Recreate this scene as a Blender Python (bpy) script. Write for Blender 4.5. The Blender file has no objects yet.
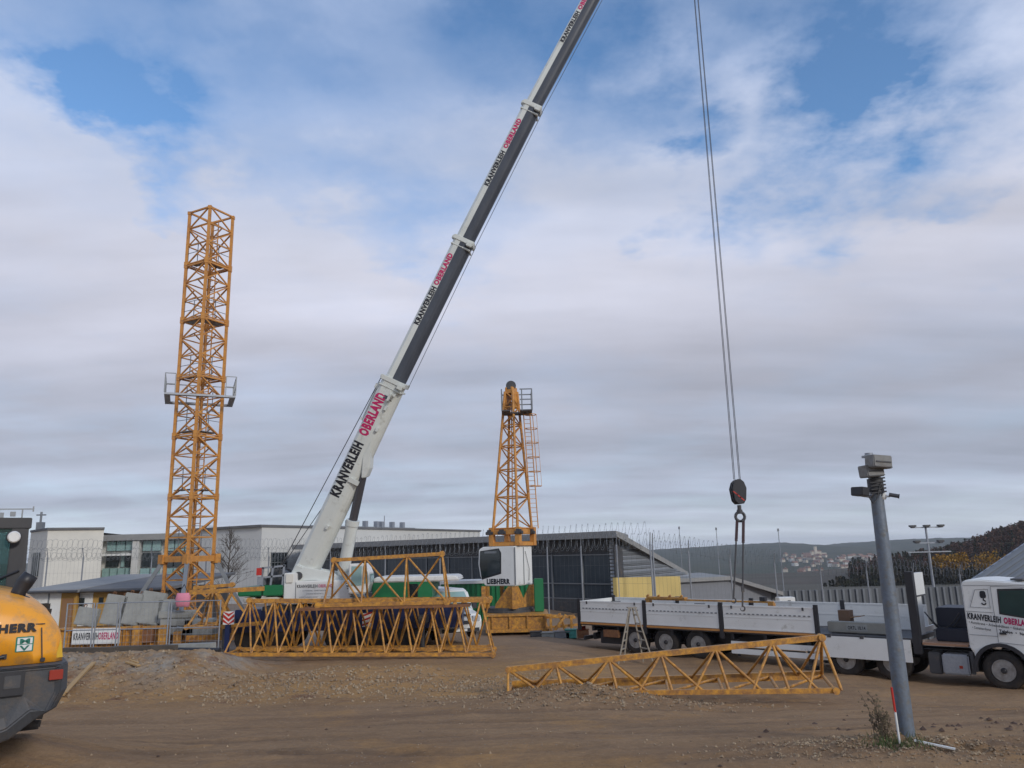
import bpy, math, random
from mathutils import Vector, Matrix, noise
random.seed(7)
R = math.radians
scene = bpy.context.scene
col = scene.collection
# ------------------------------------------------------------------ camera
FPX = 769.0
CAMZ = 3.6
ROT = Matrix.Rotation(R(90 + 12.3), 3, 'X') @ Matrix.Rotation(R(-1.4), 3, 'Z')
cam_d = bpy.data.cameras.new('camera')
cam = bpy.data.objects.new('camera', cam_d)
col.objects.link(cam)
cam.location = (0, 0, CAMZ)
cam.rotation_euler = ROT.to_euler()
cam_d.sensor_width = 36.0
cam_d.lens = 36.0 * FPX / 1024.0
cam_d.clip_start = 0.1
cam_d.clip_end = 12000
scene.camera = cam

def ray(px, py):
    return ROT @ Vector(((px - 512) / FPX, -(py - 384) / FPX, -1.0))
def at(px, py, Y):
    d = ray(px, py); t = Y / d.y
    return Vector((d.x * t, Y, CAMZ + d.z * t))
def gx(px, Y, z):
    """x of the point at depth Y, height z whose image column is px"""
    py = 550.0
    for _ in range(6):
        p = at(px, py, Y); dz = z - p.z
        py -= dz * FPX / Y * 1.02
    return at(px, py, Y).x
# ------------------------------------------------------------------ object helpers
ORG = {}
def tag(o, label=None, cat=None, group=None, kind=None):
    if label: o['label'] = label
    if cat: o['category'] = cat
    if group: o['group'] = group
    if kind: o['kind'] = kind
    return o
def thing(name, loc, label, cat, group=None):
    o = bpy.data.objects.new(name, None)
    o.empty_display_size = 0.3
    col.objects.link(o)
    o.location = loc
    ORG[o.name] = Vector(loc)
    tag(o, label, cat, group)
    return o
def kids(o):
    return [c for c in bpy.data.objects if c.parent == o]
def copy_tree(o, parent=None):
    c = o.copy(); col.objects.link(c)
    if parent: c.parent = parent
    for ch in kids(o): copy_tree(ch, c)
    return c

class MB:
    def __init__(s, M=None):
        s.v = []; s.f = []; s.m = []; s.M = M; s.mi = 0; s.sm = []
        s.smooth = False
    def _add(s, vs, fs):
        n = len(s.v)
        if s.M is not None: vs = [s.M @ Vector(v) for v in vs]
        s.v += [Vector(v) for v in vs]
        s.f += [tuple(i + n for i in f) for f in fs]
        s.m += [s.mi] * len(fs); s.sm += [s.smooth] * len(fs)
    def box(s, a, b):
        (x0, y0, z0), (x1, y1, z1) = a, b
        x0, x1 = min(x0, x1), max(x0, x1); y0, y1 = min(y0, y1), max(y0, y1); z0, z1 = min(z0, z1), max(z0, z1)
        s._add([(x0,y0,z0),(x1,y0,z0),(x1,y1,z0),(x0,y1,z0),(x0,y0,z1),(x1,y0,z1),(x1,y1,z1),(x0,y1,z1)],
               [(0,3,2,1),(4,5,6,7),(0,1,5,4),(1,2,6,5),(2,3,7,6),(3,0,4,7)])
    def cbox(s, c, d):
        s.box((c[0]-d[0]/2, c[1]-d[1]/2, c[2]-d[2]/2), (c[0]+d[0]/2, c[1]+d[1]/2, c[2]+d[2]/2))
    def frame(s, p0, p1):
        p0 = Vector(p0); p1 = Vector(p1); u = (p1 - p0)
        L = u.length; u = u / max(L, 1e-9)
        r = Vector((0,0,1)) if abs(u.z) < .95 else Vector((0,1,0))
        a = u.cross(r).normalized(); b = a.cross(u).normalized()
        return p0, p1, u, a, b
    def tube(s, p0, p1, r0, n=6, r1=None, caps=True):
        p0, p1, u, a, b = s.frame(p0, p1)
        if r1 is None: r1 = r0
        vs = []
        for p, r in ((p0, r0), (p1, r1)):
            for i in range(n):
                t = 2 * math.pi * (i + .5) / n
                vs.append(p + a * math.cos(t) * r + b * math.sin(t) * r)
        fs = [(i, (i+1) % n, n + (i+1) % n, n + i) for i in range(n)]
        o = s.smooth; s.smooth = n > 5
        s._add(vs, fs)
        s.smooth = o
        if caps:
            s._add(vs, [tuple(reversed(range(n))), tuple(range(n, 2*n))])
    def bar(s, p0, p1, w, h=None):
        h = h or w
        p0, p1, u, a, b = s.frame(p0, p1)
        vs = []
        for p in (p0, p1):
            for sa, sb in ((-1,-1),(1,-1),(1,1),(-1,1)):
                vs.append(p + a * sa * w/2 + b * sb * h/2)
        s._add(vs, [(3,2,1,0),(4,5,6,7),(0,1,5,4),(1,2,6,5),(2,3,7,6),(3,0,4,7)])
    def path(s, pts, r, n=5):
        for i in range(len(pts)-1): s.tube(pts[i], pts[i+1], r, n)
    def prism(s, poly, y0, y1):
        """poly in local (x,z), extruded along local y"""
        n = len(poly)
        vs = [(p[0], y0, p[1]) for p in poly] + [(p[0], y1, p[1]) for p in poly]
        fs = [tuple(range(n)), tuple(reversed(range(n, 2*n)))]
        fs += [(i, n+i, n+(i+1) % n, (i+1) % n) for i in range(n)]
        s._add(vs, fs)
    def loft(s, rings, caps=True, closed=True):
        n = len(rings[0]); vs = [p for r in rings for p in r]; fs = []
        m = n if closed else n - 1
        for k in range(len(rings)-1):
            for i in range(m):
                j = (i+1) % n
                fs.append((k*n+i, k*n+j, (k+1)*n+j, (k+1)*n+i))
        if caps:
            fs.append(tuple(reversed(range(n)))); fs.append(tuple(range((len(rings)-1)*n, len(rings)*n)))
        s._add(vs, fs)
    def lathe(s, c, ax, prof, n=28):
        """prof: (offset along ax, radius)"""
        c = Vector(c); ax = Vector(ax).normalized()
        r = Vector((0,0,1)) if abs(ax.z) < .9 else Vector((1,0,0))
        a = ax.cross(r).normalized(); b = ax.cross(a).normalized()
        rings = []
        for (o, rad) in prof:
            rings.append([c + ax*o + (a*math.cos(2*math.pi*i/n) + b*math.sin(2*math.pi*i/n))*rad for i in range(n)])
        s.loft(rings)
    def build(s, name, mats, parent=None, origin=None, bevel=0, seg=2):
        if not isinstance(mats, (list, tuple)): mats = [mats]
        if origin is None: origin = ORG[parent.name] if parent else Vector((0,0,0))
        origin = Vector(origin)
        me = bpy.data.meshes.new(name)
        me.from_pydata([v - origin for v in s.v], [], s.f)
        for m in mats: me.materials.append(m)
        me.polygons.foreach_set('material_index', s.m)
        me.polygons.foreach_set('use_smooth', s.sm)
        me.update()
        import bmesh
        bm = bmesh.new(); bm.from_mesh(me)
        bmesh.ops.recalc_face_normals(bm, faces=bm.faces)
        if bevel:
            bmesh.ops.remove_doubles(bm, verts=bm.verts, dist=1e-5)
            es = [e for e in bm.edges if len(e.link_faces) == 2 and e.calc_face_angle(0) > .6]
            bmesh.ops.bevel(bm, geom=es, offset=bevel, segments=seg, affect='EDGES', clamp_overlap=True)
        bm.to_mesh(me); bm.free()
        o = bpy.data.objects.new(name, me)
        col.objects.link(o)
        ORG[o.name] = origin
        if parent:
            o.parent = parent
            o.location = origin - ORG[parent.name]
        else:
            o.location = origin
        return o

def build_each(mb, name, mats, parent, **kw):
    """every loose piece of mb becomes a part of its own"""
    par = list(range(len(mb.v)))
    def find(i):
        while par[i] != i: par[i] = par[par[i]]; i = par[i]
        return i
    for f in mb.f:
        for i in f[1:]: par[find(i)] = find(f[0])
    groups = {}
    for k, f in enumerate(mb.f): groups.setdefault(find(f[0]), []).append(k)
    res = []
    for g in groups.values():
        q = MB(); idx = {}
        for k in g:
            fs = []
            for i in mb.f[k]:
                if i not in idx: idx[i] = len(q.v); q.v.append(mb.v[i])
                fs.append(idx[i])
            q.f.append(tuple(fs)); q.m.append(mb.m[k]); q.sm.append(mb.sm[k])
        res.append(q.build(name, mats, parent, **kw))
    return res
def frameM(o, x, y=None, z=(0,0,1)):
    x = Vector(x).normalized(); z = Vector(z).normalized()
    y = z.cross(x).normalized() if y is None else Vector(y).normalized()
    M = Matrix.Identity(4)
    for i in range(3):
        M[i][0] = x[i]; M[i][1] = y[i]; M[i][2] = z[i]; M[i][3] = o[i]
    return M

def text(s, m, parent, o, x, y, h, w=None, name='lettering', bold=.02, shear=0, thick=.004):
    """writing with lower left corner o, reading along x, up along y"""
    cu = bpy.data.curves.new('t', 'FONT'); cu.body = s; cu.size = 1; cu.offset = bold; cu.shear = shear
    cu.extrude = 0.0; cu.space_character = 1.12; cu.resolution_u = 2
    to = bpy.data.objects.new('t', cu); col.objects.link(to)
    dg = bpy.context.evaluated_depsgraph_get()
    me = bpy.data.meshes.new_from_object(to.evaluated_get(dg))
    bpy.data.objects.remove(to)
    xs = [v.co.x for v in me.vertices]; ys = [v.co.y for v in me.vertices]
    x0, x1, y0, y1 = min(xs), max(xs), min(ys), max(ys)
    cap = .73
    sy = h / cap; sx = (w / (x1 - x0)) if w else sy
    x = Vector(x).normalized(); y = Vector(y).normalized(); nrm = x.cross(y)
    org = ORG[parent.name]
    for v in me.vertices:
        p = Vector(o) + x * (v.co.x - x0) * sx + y * v.co.y * sy + nrm * thick
        v.co = p - org
    me.materials.clear(); me.materials.append(m)
    ob = bpy.data.objects.new(name, me); col.objects.link(ob)
    ob.parent = parent
    ORG[ob.name] = org
    return ob

# ------------------------------------------------------------------ materials
def mat(name, c, rough=.6, metal=0, c2=None, scale=3.0, amt=.5, bump=0, bscale=30, spec=.5, coat=0,
        dirt=None, dscale=1.2, damt=.3, stretch=(1,1,1)):
    m = bpy.data.materials.new(name); m.use_nodes = True
    nt = m.node_tree; N = nt.nodes; L = nt.links
    b = N['Principled BSDF']
    b.inputs['Roughness'].default_value = rough
    b.inputs['Metallic'].default_value = metal
    b.inputs['Specular IOR Level'].default_value = spec
    if coat: b.inputs['Coat Weight'].default_value = coat
    tc = N.new('ShaderNodeTexCoord'); mp = N.new('ShaderNodeMapping')
    mp.inputs['Scale'].default_value = stretch
    L.new(tc.outputs['Object'], mp.inputs[0])
    c2 = c2 or tuple(x * .78 for x in c)
    n1 = N.new('ShaderNodeTexNoise'); n1.inputs['Scale'].default_value = scale; n1.inputs['Detail'].default_value = 6
    n1.inputs['Roughness'].default_value = .65
    L.new(mp.outputs[0], n1.inputs['Vector'])
    cr = N.new('ShaderNodeMapRange'); cr.inputs[1].default_value = .35; cr.inputs[2].default_value = .7
    L.new(n1.outputs['Fac'], cr.inputs[0])
    mul = N.new('ShaderNodeMath'); mul.operation = 'MULTIPLY'; mul.inputs[1].default_value = amt
    L.new(cr.outputs[0], mul.inputs[0])
    mx = N.new('ShaderNodeMix'); mx.data_type = 'RGBA'
    mx.inputs[6].default_value = (*c, 1); mx.inputs[7].default_value = (*c2, 1)
    L.new(mul.outputs[0], mx.inputs[0])
    out = mx.outputs[2]
    if dirt:
        n2 = N.new('ShaderNodeTexNoise'); n2.inputs['Scale'].default_value = dscale; n2.inputs['Detail'].default_value = 9
        n2.inputs['Roughness'].default_value = .75
        L.new(mp.outputs[0], n2.inputs['Vector'])
        c3 = N.new('ShaderNodeMapRange'); c3.inputs[1].default_value = .62 - damt*.4; c3.inputs[2].default_value = .75 - damt*.2
        c3.inputs[4].default_value = .85
        L.new(n2.outputs['Fac'], c3.inputs[0])
        m2 = N.new('ShaderNodeMix'); m2.data_type = 'RGBA'
        L.new(c3.outputs[0], m2.inputs[0]); L.new(out, m2.inputs[6]); m2.inputs[7].default_value = (*dirt, 1)
        out = m2.outputs[2]
    L.new(out, b.inputs['Base Color'])
    if bump:
        n3 = N.new('ShaderNodeTexNoise'); n3.inputs['Scale'].default_value = bscale; n3.inputs['Detail'].default_value = 5
        L.new(mp.outputs[0], n3.inputs['Vector'])
        bp = N.new('ShaderNodeBump'); bp.inputs['Strength'].default_value = bump; bp.inputs['Distance'].default_value = .02
        L.new(n3.outputs['Fac'], bp.inputs['Height']); L.new(bp.outputs[0], b.inputs['Normal'])
    return m

yellow = mat('crane_yellow', (.66,.32,.04), .5, c2=(.50,.225,.04), scale=3.5, amt=.9, dirt=(.20,.10,.05), dscale=7, damt=.6, bump=.15)
yellow_mast = mat('mast_yellow', (.62,.285,.055), .5, c2=(.46,.19,.045), scale=1.5, amt=.8, dirt=(.2,.1,.05), dscale=4, damt=.3)
rust = mat('rust', (.16,.07,.035), .85, c2=(.28,.13,.05), scale=8, amt=.9)
white_p = mat('white_paint', (.74,.745,.72), .38, c2=(.62,.62,.59), scale=1.2, dirt=(.38,.36,.31), dscale=2.5, damt=.12, coat=.2)
boom_white = mat('boom_white', (.66,.68,.64), .4, c2=(.52,.54,.5), scale=.8, dirt=(.36,.35,.3), dscale=2, damt=.15)
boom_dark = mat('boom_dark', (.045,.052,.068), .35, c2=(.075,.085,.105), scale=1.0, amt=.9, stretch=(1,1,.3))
black_p = mat('black_paint', (.018,.019,.024), .45, c2=(.04,.038,.04), scale=3)
dark_grey = mat('dark_grey', (.05,.052,.058), .55, c2=(.085,.08,.075), scale=3, dirt=(.16,.12,.085), dscale=3, damt=.2)
mid_grey = mat('mid_grey_metal', (.22,.235,.25), .45, .4, c2=(.15,.16,.17), scale=2)
galv = mat('galvanised', (.33,.35,.38), .5, .35, c2=(.24,.26,.29), scale=14, amt=.8, bump=.1)
pole_m = mat('pole_grey', (.165,.195,.235), .55, .2, c2=(.115,.14,.17), scale=9, amt=1, dirt=(.18,.16,.13), dscale=9, damt=.3, bump=.3)
rubber = mat('rubber', (.018,.018,.018), .85, c2=(.075,.055,.04), scale=4, amt=.7, bump=.3)
rim_m = mat('rim_steel', (.42,.42,.41), .45, .5, c2=(.16,.14,.12), scale=8, amt=.8)
orange_p = mat('loader_orange', (.86,.36,.02), .42, c2=(.76,.31,.02), scale=1.0, coat=.1, dirt=(.42,.24,.10), dscale=4.5, damt=.35, bump=.06, bscale=4)
cw_grey = mat('counterweight_grey', (.06,.064,.072), .6, c2=(.04,.042,.046), scale=2, dirt=(.11,.085,.065), dscale=3.5, damt=.3, bump=.2)
glass_d = mat('dark_glass', (.012,.02,.024), .08, c2=(.02,.03,.034), spec=.8)
glass_truck = mat('truck_glass', (.018,.045,.045), .1, c2=(.03,.07,.07), scale=1, spec=.6)
glass_t = mat('teal_glass', (.24,.38,.37), .15, c2=(.33,.47,.46), scale=1, spec=.7)
glass_hall = mat('hall_glass', (.034,.047,.060), .2, c2=(.065,.082,.098), scale=.25, amt=1, spec=.5)
green_p = mat('green_paint', (.012,.17,.06), .45, c2=(.01,.12,.045), scale=1.2, dirt=(.05,.1,.05), damt=.15)
navy = mat('navy_paint', (.012,.022,.085), .4, c2=(.02,.03,.07), scale=2)
magenta = mat('magenta_lettering', (.52,.015,.12), .5)
letter_d = mat('dark_lettering', (.012,.013,.02), .5)
letter_g = mat('grey_lettering', (.16,.16,.18), .5)
red_p = mat('red_paint', (.5,.03,.02), .45, c2=(.35,.03,.02))
pink = mat('pink_sheet', (.72,.25,.33), .7, c2=(.6,.2,.28), scale=6, bump=.4)
concrete = mat('concrete', (.34,.345,.32), .85, c2=(.24,.24,.22), scale=2.5, amt=.9, dirt=(.17,.16,.13), dscale=2, damt=.2, bump=.3)
wood = mat('wood', (.30,.20,.11), .8, c2=(.18,.11,.06), scale=2, stretch=(1,6,6), amt=1, bump=.2)
wood_dark = mat('dark_timber', (.06,.052,.045), .85, c2=(.11,.09,.07), scale=2, amt=1, bump=.2)
wood_ladder = mat('ladder_wood', (.30,.265,.21), .75, c2=(.2,.17,.13), scale=6)
roof_l = mat('roof_light', (.29,.285,.27), .95, c2=(.2,.205,.21), scale=.6, amt=.8)
roof_d = mat('roof_dark', (.16,.155,.15), .95, c2=(.1,.105,.115), scale=.5, amt=.9)
cream = mat('cream_render', (.68,.655,.58), .85, c2=(.54,.525,.475), scale=.4, amt=.7, dirt=(.42,.41,.37), dscale=.6, damt=.08)
wall_w = mat('white_render', (.58,.575,.545), .85, c2=(.50,.50,.475), scale=.3, amt=.7, dirt=(.42,.41,.38), dscale=.5, damt=.08)
ochre = mat('ochre_cladding', (.45,.26,.06), .7, c2=(.36,.2,.05), scale=1.5)
brown_c = mat('brown_cladding', (.26,.14,.06), .7, c2=(.2,.1,.05), scale=1.5)
yellow_w = mat('yellow_wall', (.62,.47,.17), .8, c2=(.54,.4,.14), scale=.6)
red_roof = mat('red_roof', (.22,.115,.075), .8, c2=(.15,.085,.06), scale=.02)
house_w = mat('house_wall', (.55,.48,.38), .85, c2=(.3,.27,.22), scale=.02)
wire_m = mat('fence_wire', (.13,.14,.15), .6, .2)
bark = mat('bark', (.09,.075,.062), .9, c2=(.13,.11,.09), scale=8)
red_mud = mat('reflector_red', (.32,.035,.02), .3)
def wave_mat(name, c, c2, sc, axis='X', rough=.5, metal=.2, dist=.03, detail=0):
    m = mat(name, c, rough, metal, c2=c2, scale=.8, amt=.7)
    nt = m.node_tree; N = nt.nodes; L = nt.links
    w = N.new('ShaderNodeTexWave'); w.wave_type = 'BANDS'; w.bands_direction = axis; w.inputs['Scale'].default_value = sc
    tc = [n for n in N if n.type == 'TEX_COORD'][0]
    L.new(tc.outputs['Object'], w.inputs['Vector'])
    bp = N.new('ShaderNodeBump'); bp.inputs['Distance'].default_value = dist; bp.inputs['Strength'].default_value = 1
    L.new(w.outputs['Fac'], bp.inputs['Height']); L.new(bp.outputs[0], N['Principled BSDF'].inputs['Normal'])
    return m
corr_z = wave_mat('corrugated_horizontal', (.30,.32,.35), (.25,.27,.30), 1.4, 'Z', dist=.08)
# ================================================================== SETTING
def lerp_pts(v, pts):
    if v <= pts[0][0]: return pts[0][1]
    for (a, fa), (b, fb) in zip(pts, pts[1:]):
        if v <= b:
            t = (v-a)/(b-a); return fa + (fb-fa)*t
    return pts[-1][1]
def sst(v, a, b):
    t = min(1, max(0, (v-a)/(b-a))); return t*t*(3-2*t)
PROF = [(-50,1.3),(0,1.2),(8,1.1),(11.5,.95),(13.2,.74),(16,.42),(20,.16),(24,.02),(29,0),(34,-.1),(60,-.2),(90,-1),(140,-3.5),(300,-12),(1450,-56),(12000,-60)]
def H0(x, y):
    z = lerp_pts(y, PROF)
    z -= (.30*sst(x, .5, 5)+.20*sst(x,7,12))*sst(y, 13.5, 21)*(1 - sst(y, 90, 200))
    z += .36*math.exp(-((x+7.2)/1.5)**2 - ((y-11.2)/1.6)**2)
    z -= 3.0*sst(x, 12, 24)*sst(y, 33, 50)*(1 - sst(y, 150, 300))
    # gravel bank in front of the tower crane
    bl = 1 - sst(x, -10.0, -8.2)
    z += bl*(.78*math.exp(-((y-25.2)/2.7)**2))
    z += .22*(1-bl)*math.exp(-((y-23.6)/1.3)**2)*sst(-x, 1.0, 3.5)
    z += .16*(1 - sst(x, -3.2, -1.5))*sst(x,-7,-5)*math.exp(-((y-24.2)/1.6)**2)
    # dirt heaped on the buried end of the jib
    z += .30*math.exp(-((x-1.6)/2.0)**2 - ((y-19.3)/1.3)**2)
    # little gravel heap round the pole
    z += .12*math.exp(-((x-4.9)/1.3)**2 - ((y-10.75)/.6)**2)
    z += .10*math.exp(-((x-3.2)/2.6)**2 - ((y-9.8)/.8)**2)
    return z
RUTS = [(8.4,.02,.004,.30,.04),(10.1,.03,.0045,.30,.045),(11.4,-.02,-.004,.26,.035),(13.1,-.03,-.0035,.27,.035),(15.6,.045,.006,.26,.04),(17.0,.05,.006,.26,.04),(12.2,.13,.002,.22,.03),(14.0,.14,.002,.22,.03)]
def rut(x, y):
    """depth and wetness of the tyre ruts"""
    z = 0; w = 0
    for (c, a, b, wd, dp) in RUTS:
        yc = c + a*x + b*x*x + .12*math.sin(x*.9 + c)
        d = (y - yc)/wd
        if abs(d) > 3: continue
        f = .55 + .45*math.sin(x*.55 + c*3)
        f *= .6 + .8*noise.noise(Vector((x*.8, c, 0)))
        f = max(0, f)
        g = math.exp(-d**4*1.5)
        z += f*dp*(-g + .55*math.exp(-((abs(d)-1.25)/.35)**2))
        z += f*g*.014*(1 if math.sin((x + d*.25)*2*math.pi/.34) > 0 else -1)
        w = max(w, f*g)
    return z, w
def H(x, y):
    z = H0(x, y)
    if y < 19.5 and abs(x) < 20: z += rut(x, y)[0]
    if y < 60 and abs(x) < 40:
        p = Vector((x, y, 0))
        a = 1 - sst(y, 40, 60)
        z += a*.05*noise.noise(p*.45) + a*.028*noise.noise(p*1.5 + Vector((5,0,0)))
        z += a*.022*noise.noise(Vector((x*.35, y*2.6, 3)))          # wheel ruts run across the yard
        rough = 1 - sst(x, -9.6, -7.5); rough *= math.exp(-((y-24)/3.0)**2)
        rough = max(rough, .9*math.exp(-((x-1.6)/2.4)**2 - ((y-19.3)/1.6)**2), .8*math.exp(-((x-4.9)/1.6)**2 - ((y-10.7)/.75)**2),
                    .45*math.exp(-((y-23.6)/2.2)**2)*(1-sst(x,-1,1)))
        z += (.016 + .10*rough)*noise.noise(p*4.5) + (.009 + .05*rough)*noise.noise(p*11)
    return z
def axis_pts(lo, hi, step, far_lo, far_hi, g=1.22):
    v = []; x = lo
    while x < hi: v.append(x); x += step
    d = step
    while v[-1] < far_hi: d *= g; v.append(v[-1] + d)
    d = step; w = []; x = lo
    while x > far_lo: d *= g; x -= d; w.append(x)
    return list(reversed(w)) + v
xs = axis_pts(-17, 17, .095, -5000, 6000)
ys = axis_pts(7.0, 30, .085, -60, 9000, 1.13)
NX = len(xs)
gv = [(x, y, H(x, y)) for y in ys for x in xs]
gf = []; gm = []
for j in range(len(ys)-1):
    for i in range(NX-1):
        a = j*NX + i
        gf.append((a, a+1, a+1+NX, a+NX)); gm.append((1 if ys[j] > 700 else 2) if ys[j] > 85 else 0)
# ground material
def ground_material():
    m = bpy.data.materials.new('yard_ground'); m.use_nodes = True
    nt = m.node_tree; N = nt.nodes; L = nt.links; b = N['Principled BSDF']
    b.inputs['Specular IOR Level'].default_value = .22
    tc = N.new('ShaderNodeTexCoord')
    def nz(sc, det=6, ro=.6, st=(1,1,1), off=(0,0,0)):
        mp = N.new('ShaderNodeMapping'); mp.inputs['Scale'].default_value = st; mp.inputs['Location'].default_value = off
        L.new(tc.outputs['Object'], mp.inputs[0])
        n = N.new('ShaderNodeTexNoise'); n.inputs['Scale'].default_value = sc; n.inputs['Detail'].default_value = det
        n.inputs['Roughness'].default_value = ro
        L.new(mp.outputs[0], n.inputs['Vector']); return n.outputs['Fac']
    def rng(v, a, b_, c=0, d=1):
        r = N.new('ShaderNodeMapRange'); r.inputs[1].default_value = a; r.inputs[2].default_value = b_
        r.inputs[3].default_value = c; r.inputs[4].default_value = d
        L.new(v, r.inputs[0]); return r.outputs[0]
    def mix(f, a, c):
        x = N.new('ShaderNodeMix'); x.data_type = 'RGBA'
        if isinstance(f, float): x.inputs[0].default_value = f
        else: L.new(f, x.inputs[0])
        for k, v in ((6, a), (7, c)):
            if isinstance(v, tuple): x.inputs[k].default_value = (*v, 1)
            else: L.new(v, x.inputs[k])
        return x.outputs[2]
    def mth(op, a, c):
        x = N.new('ShaderNodeMath'); x.operation = op
        for k, v in ((0, a), (1, c)):
            if isinstance(v, (int, float)): x.inputs[k].default_value = v
            else: L.new(v, x.inputs[k])
        x.use_clamp = True
        return x.outputs[0]
    sp = N.new('ShaderNodeSeparateXYZ'); L.new(tc.outputs['Object'], sp.inputs[0])
    big = nz(.22, 4)
    basec = mix(rng(big, .38, .62), (.262,.160,.084), (.355,.222,.118))
    # driven-over streaks
    st = nz(1.1, 7, .7, (.22, 1.7, 1))
    basec = mix(mth('MULTIPLY', rng(st, .46, .68), .6), basec, (.16,.088,.043))
    st2 = nz(.7, 5, .6, (.3, 1.4, 1), (7,3,0))
    basec = mix(mth('MULTIPLY', rng(st2, .5, .68), .55), basec, (.38,.24,.125))
    # sandy orange patches
    pt = nz(.55, 5, .6, (1,1,1), (11,2,0))
    basec = mix(mth('MULTIPLY', rng(pt, .56, .68), .6), basec, (.44,.24,.085))
    # lighter, yellower gravel in front of the jibs and round the pole
    yy = rng(sp.outputs[1], 18.5, 20.5); yz = rng(sp.outputs[1], 25.5, 28, 1, 0)
    band = mth('MULTIPLY', yy, yz)
    wob = rng(nz(.8, 5, .7, (1,1,1), (3,9,0)), .3, .62)
    band = mth('MULTIPLY', band, wob)
    bx = rng(sp.outputs[0], 1.5, 5.5, 1, 0)
    band = mth('MULTIPLY', band, bx)
    wa = N.new('ShaderNodeAttribute'); wa.attribute_name = 'wet'
    basec = mix(mth('MULTIPLY', wa.outputs['Fac'], rng(nz(3, 6, .7), .25, .6, .3, .85)), basec, (.125,.078,.048))
    basec = mix(mth('MULTIPLY', band, .85), basec, (.44,.245,.085))
    # ochre spoil spread at the bottom right and round the buried jib
    oc = rng(nz(.30, 3, .5, (1,1,1), (5.2,1.4,0)), .50, .62)
    oc = mth('MULTIPLY', oc, rng(sp.outputs[1], 12.5, 9.5))
    basec = mix(mth('MULTIPLY', oc, .75), basec, (.42,.235,.085))
    # grey rubble on the bank at the left
    gx_ = rng(sp.outputs[0], -7.6, -9.2); gy_ = rng(sp.outputs[1], 21.3, 23.6)
    gb = mth('MULTIPLY', gx_, gy_)
    gb = mth('MULTIPLY', gb, rng(nz(.9, 6, .7, (1,1,1), (1,4,0)), .40, .62))
    basec = mix(gb, basec, (.32,.285,.235))
    rd = mth('MULTIPLY', rng(nz(.7, 6, .7, (1,1,1), (21,4,0)), .56, .63), mth('MULTIPLY', yy, rng(sp.outputs[0], -3, -5)))
    basec = mix(mth('MULTIPLY', rd, .75), basec, (.16,.07,.04))
    # far yard, behind the cranes
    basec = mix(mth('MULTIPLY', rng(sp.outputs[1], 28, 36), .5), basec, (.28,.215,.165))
    # fine stones and specks
    v = N.new('ShaderNodeTexVoronoi'); v.inputs['Scale'].default_value = 16; v.inputs['Randomness'].default_value = 1
    L.new(tc.outputs['Object'], v.inputs['Vector'])
    cs = N.new('ShaderNodeSeparateColor'); L.new(v.outputs['Color'], cs.inputs[0])
    stone = mth('MULTIPLY', rng(v.outputs['Distance'], .30, .22), rng(cs.outputs[0], .62, .7))
    sdens = rng(nz(.9, 5, .7, (1,1,1), (2,2,0)), .45, .62, .15, .9)
    stone = mth('MULTIPLY', stone, sdens)
    basec = mix(mth('MULTIPLY', stone, .6), basec, (.42,.36,.29))
    fn = nz(9, 8, .75)
    basec = mix(rng(fn, .35, .7, 0, .5), basec, (.135,.08,.045))
    L.new(basec, b.inputs['Base Color'])
    L.new(rng(st, .4, .7, .95, .72), b.inputs['Roughness'])
    hN = nz(7, 9, .75); 
    hh = mth('ADD', mth('MULTIPLY', hN, .7), mth('MULTIPLY', stone, .3))
    bp = N.new('ShaderNodeBump'); bp.inputs['Strength'].default_value = .85; bp.inputs['Distance'].default_value = .07
    L.new(hh, bp.inputs['Height']); L.new(bp.outputs[0], b.inputs['Normal'])
    return m
ground_m = ground_material()
meadow = mat('meadow', (.085,.115,.045), .95, c2=(.10,.085,.05), scale=.011, amt=1)
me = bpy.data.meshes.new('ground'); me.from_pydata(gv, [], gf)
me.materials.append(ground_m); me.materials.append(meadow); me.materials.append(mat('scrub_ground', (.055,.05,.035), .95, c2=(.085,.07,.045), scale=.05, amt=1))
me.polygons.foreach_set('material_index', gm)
me.polygons.foreach_set('use_smooth', [True]*len(gf))
at_ = me.attributes.new('wet', 'FLOAT', 'POINT')
at_.data.foreach_set('value', [rut(v[0], v[1])[1] if v[1] < 19.5 and abs(v[0]) < 20 else 0.0 for v in gv])
ground = bpy.data.objects.new('ground', me); col.objects.link(ground)
tag(ground, 'brown trampled clay and gravel yard running off to green fields', kind='structure')

# loose stones ------------------------------------------------------
stone_m = mat('stone', (.37,.28,.18), .9, c2=(.16,.105,.065), scale=1.3, amt=1)
def rocks(name, n, fn, label):
    mb = MB(); rr = random.Random(11)
    k = 0
    while k < n:
        x, y, s = fn(rr)
        z = H(x, y)
        c = Vector((x, y, z + s*.15))
        vs = []
        for d in ((1,0,0),(-1,0,0),(0,1,0),(0,-1,0),(0,0,1),(0,0,-1)):
            vs.append(c + Vector(d)*s*rr.uniform(.6,1.15) + Vector([rr.uniform(-.3,.3)*s for _ in range(3)]))
        mb._add(vs, [(0,2,4),(2,1,4),(1,3,4),(3,0,4),(2,0,5),(1,2,5),(3,1,5),(0,3,5)])
        k += 1
    return tag(mb.build(name, stone_m), label, kind='stuff')
def f_all(r):
    t = r.random()
    if t < .16:
        return r.gauss(4.9, 1.1), r.gauss(10.6, .45), r.uniform(.008,.028)
    if t < .26:
        return r.gauss(1.6, 1.7), r.gauss(19.0, .8), r.uniform(.015,.05)
    if t < .48:
        return r.uniform(-14,-5.5), r.gauss(23.2, 1.4), .010 + .065*r.random()**4
    if t < .80:
        return r.uniform(-8,1.5), r.gauss(22.2, 1.2), .010 + .05*r.random()**3
    y = 8 + 14*r.random()**1.3
    return r.uniform(-.72,.72)*y, y, .005 + .02*r.random()**4
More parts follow.
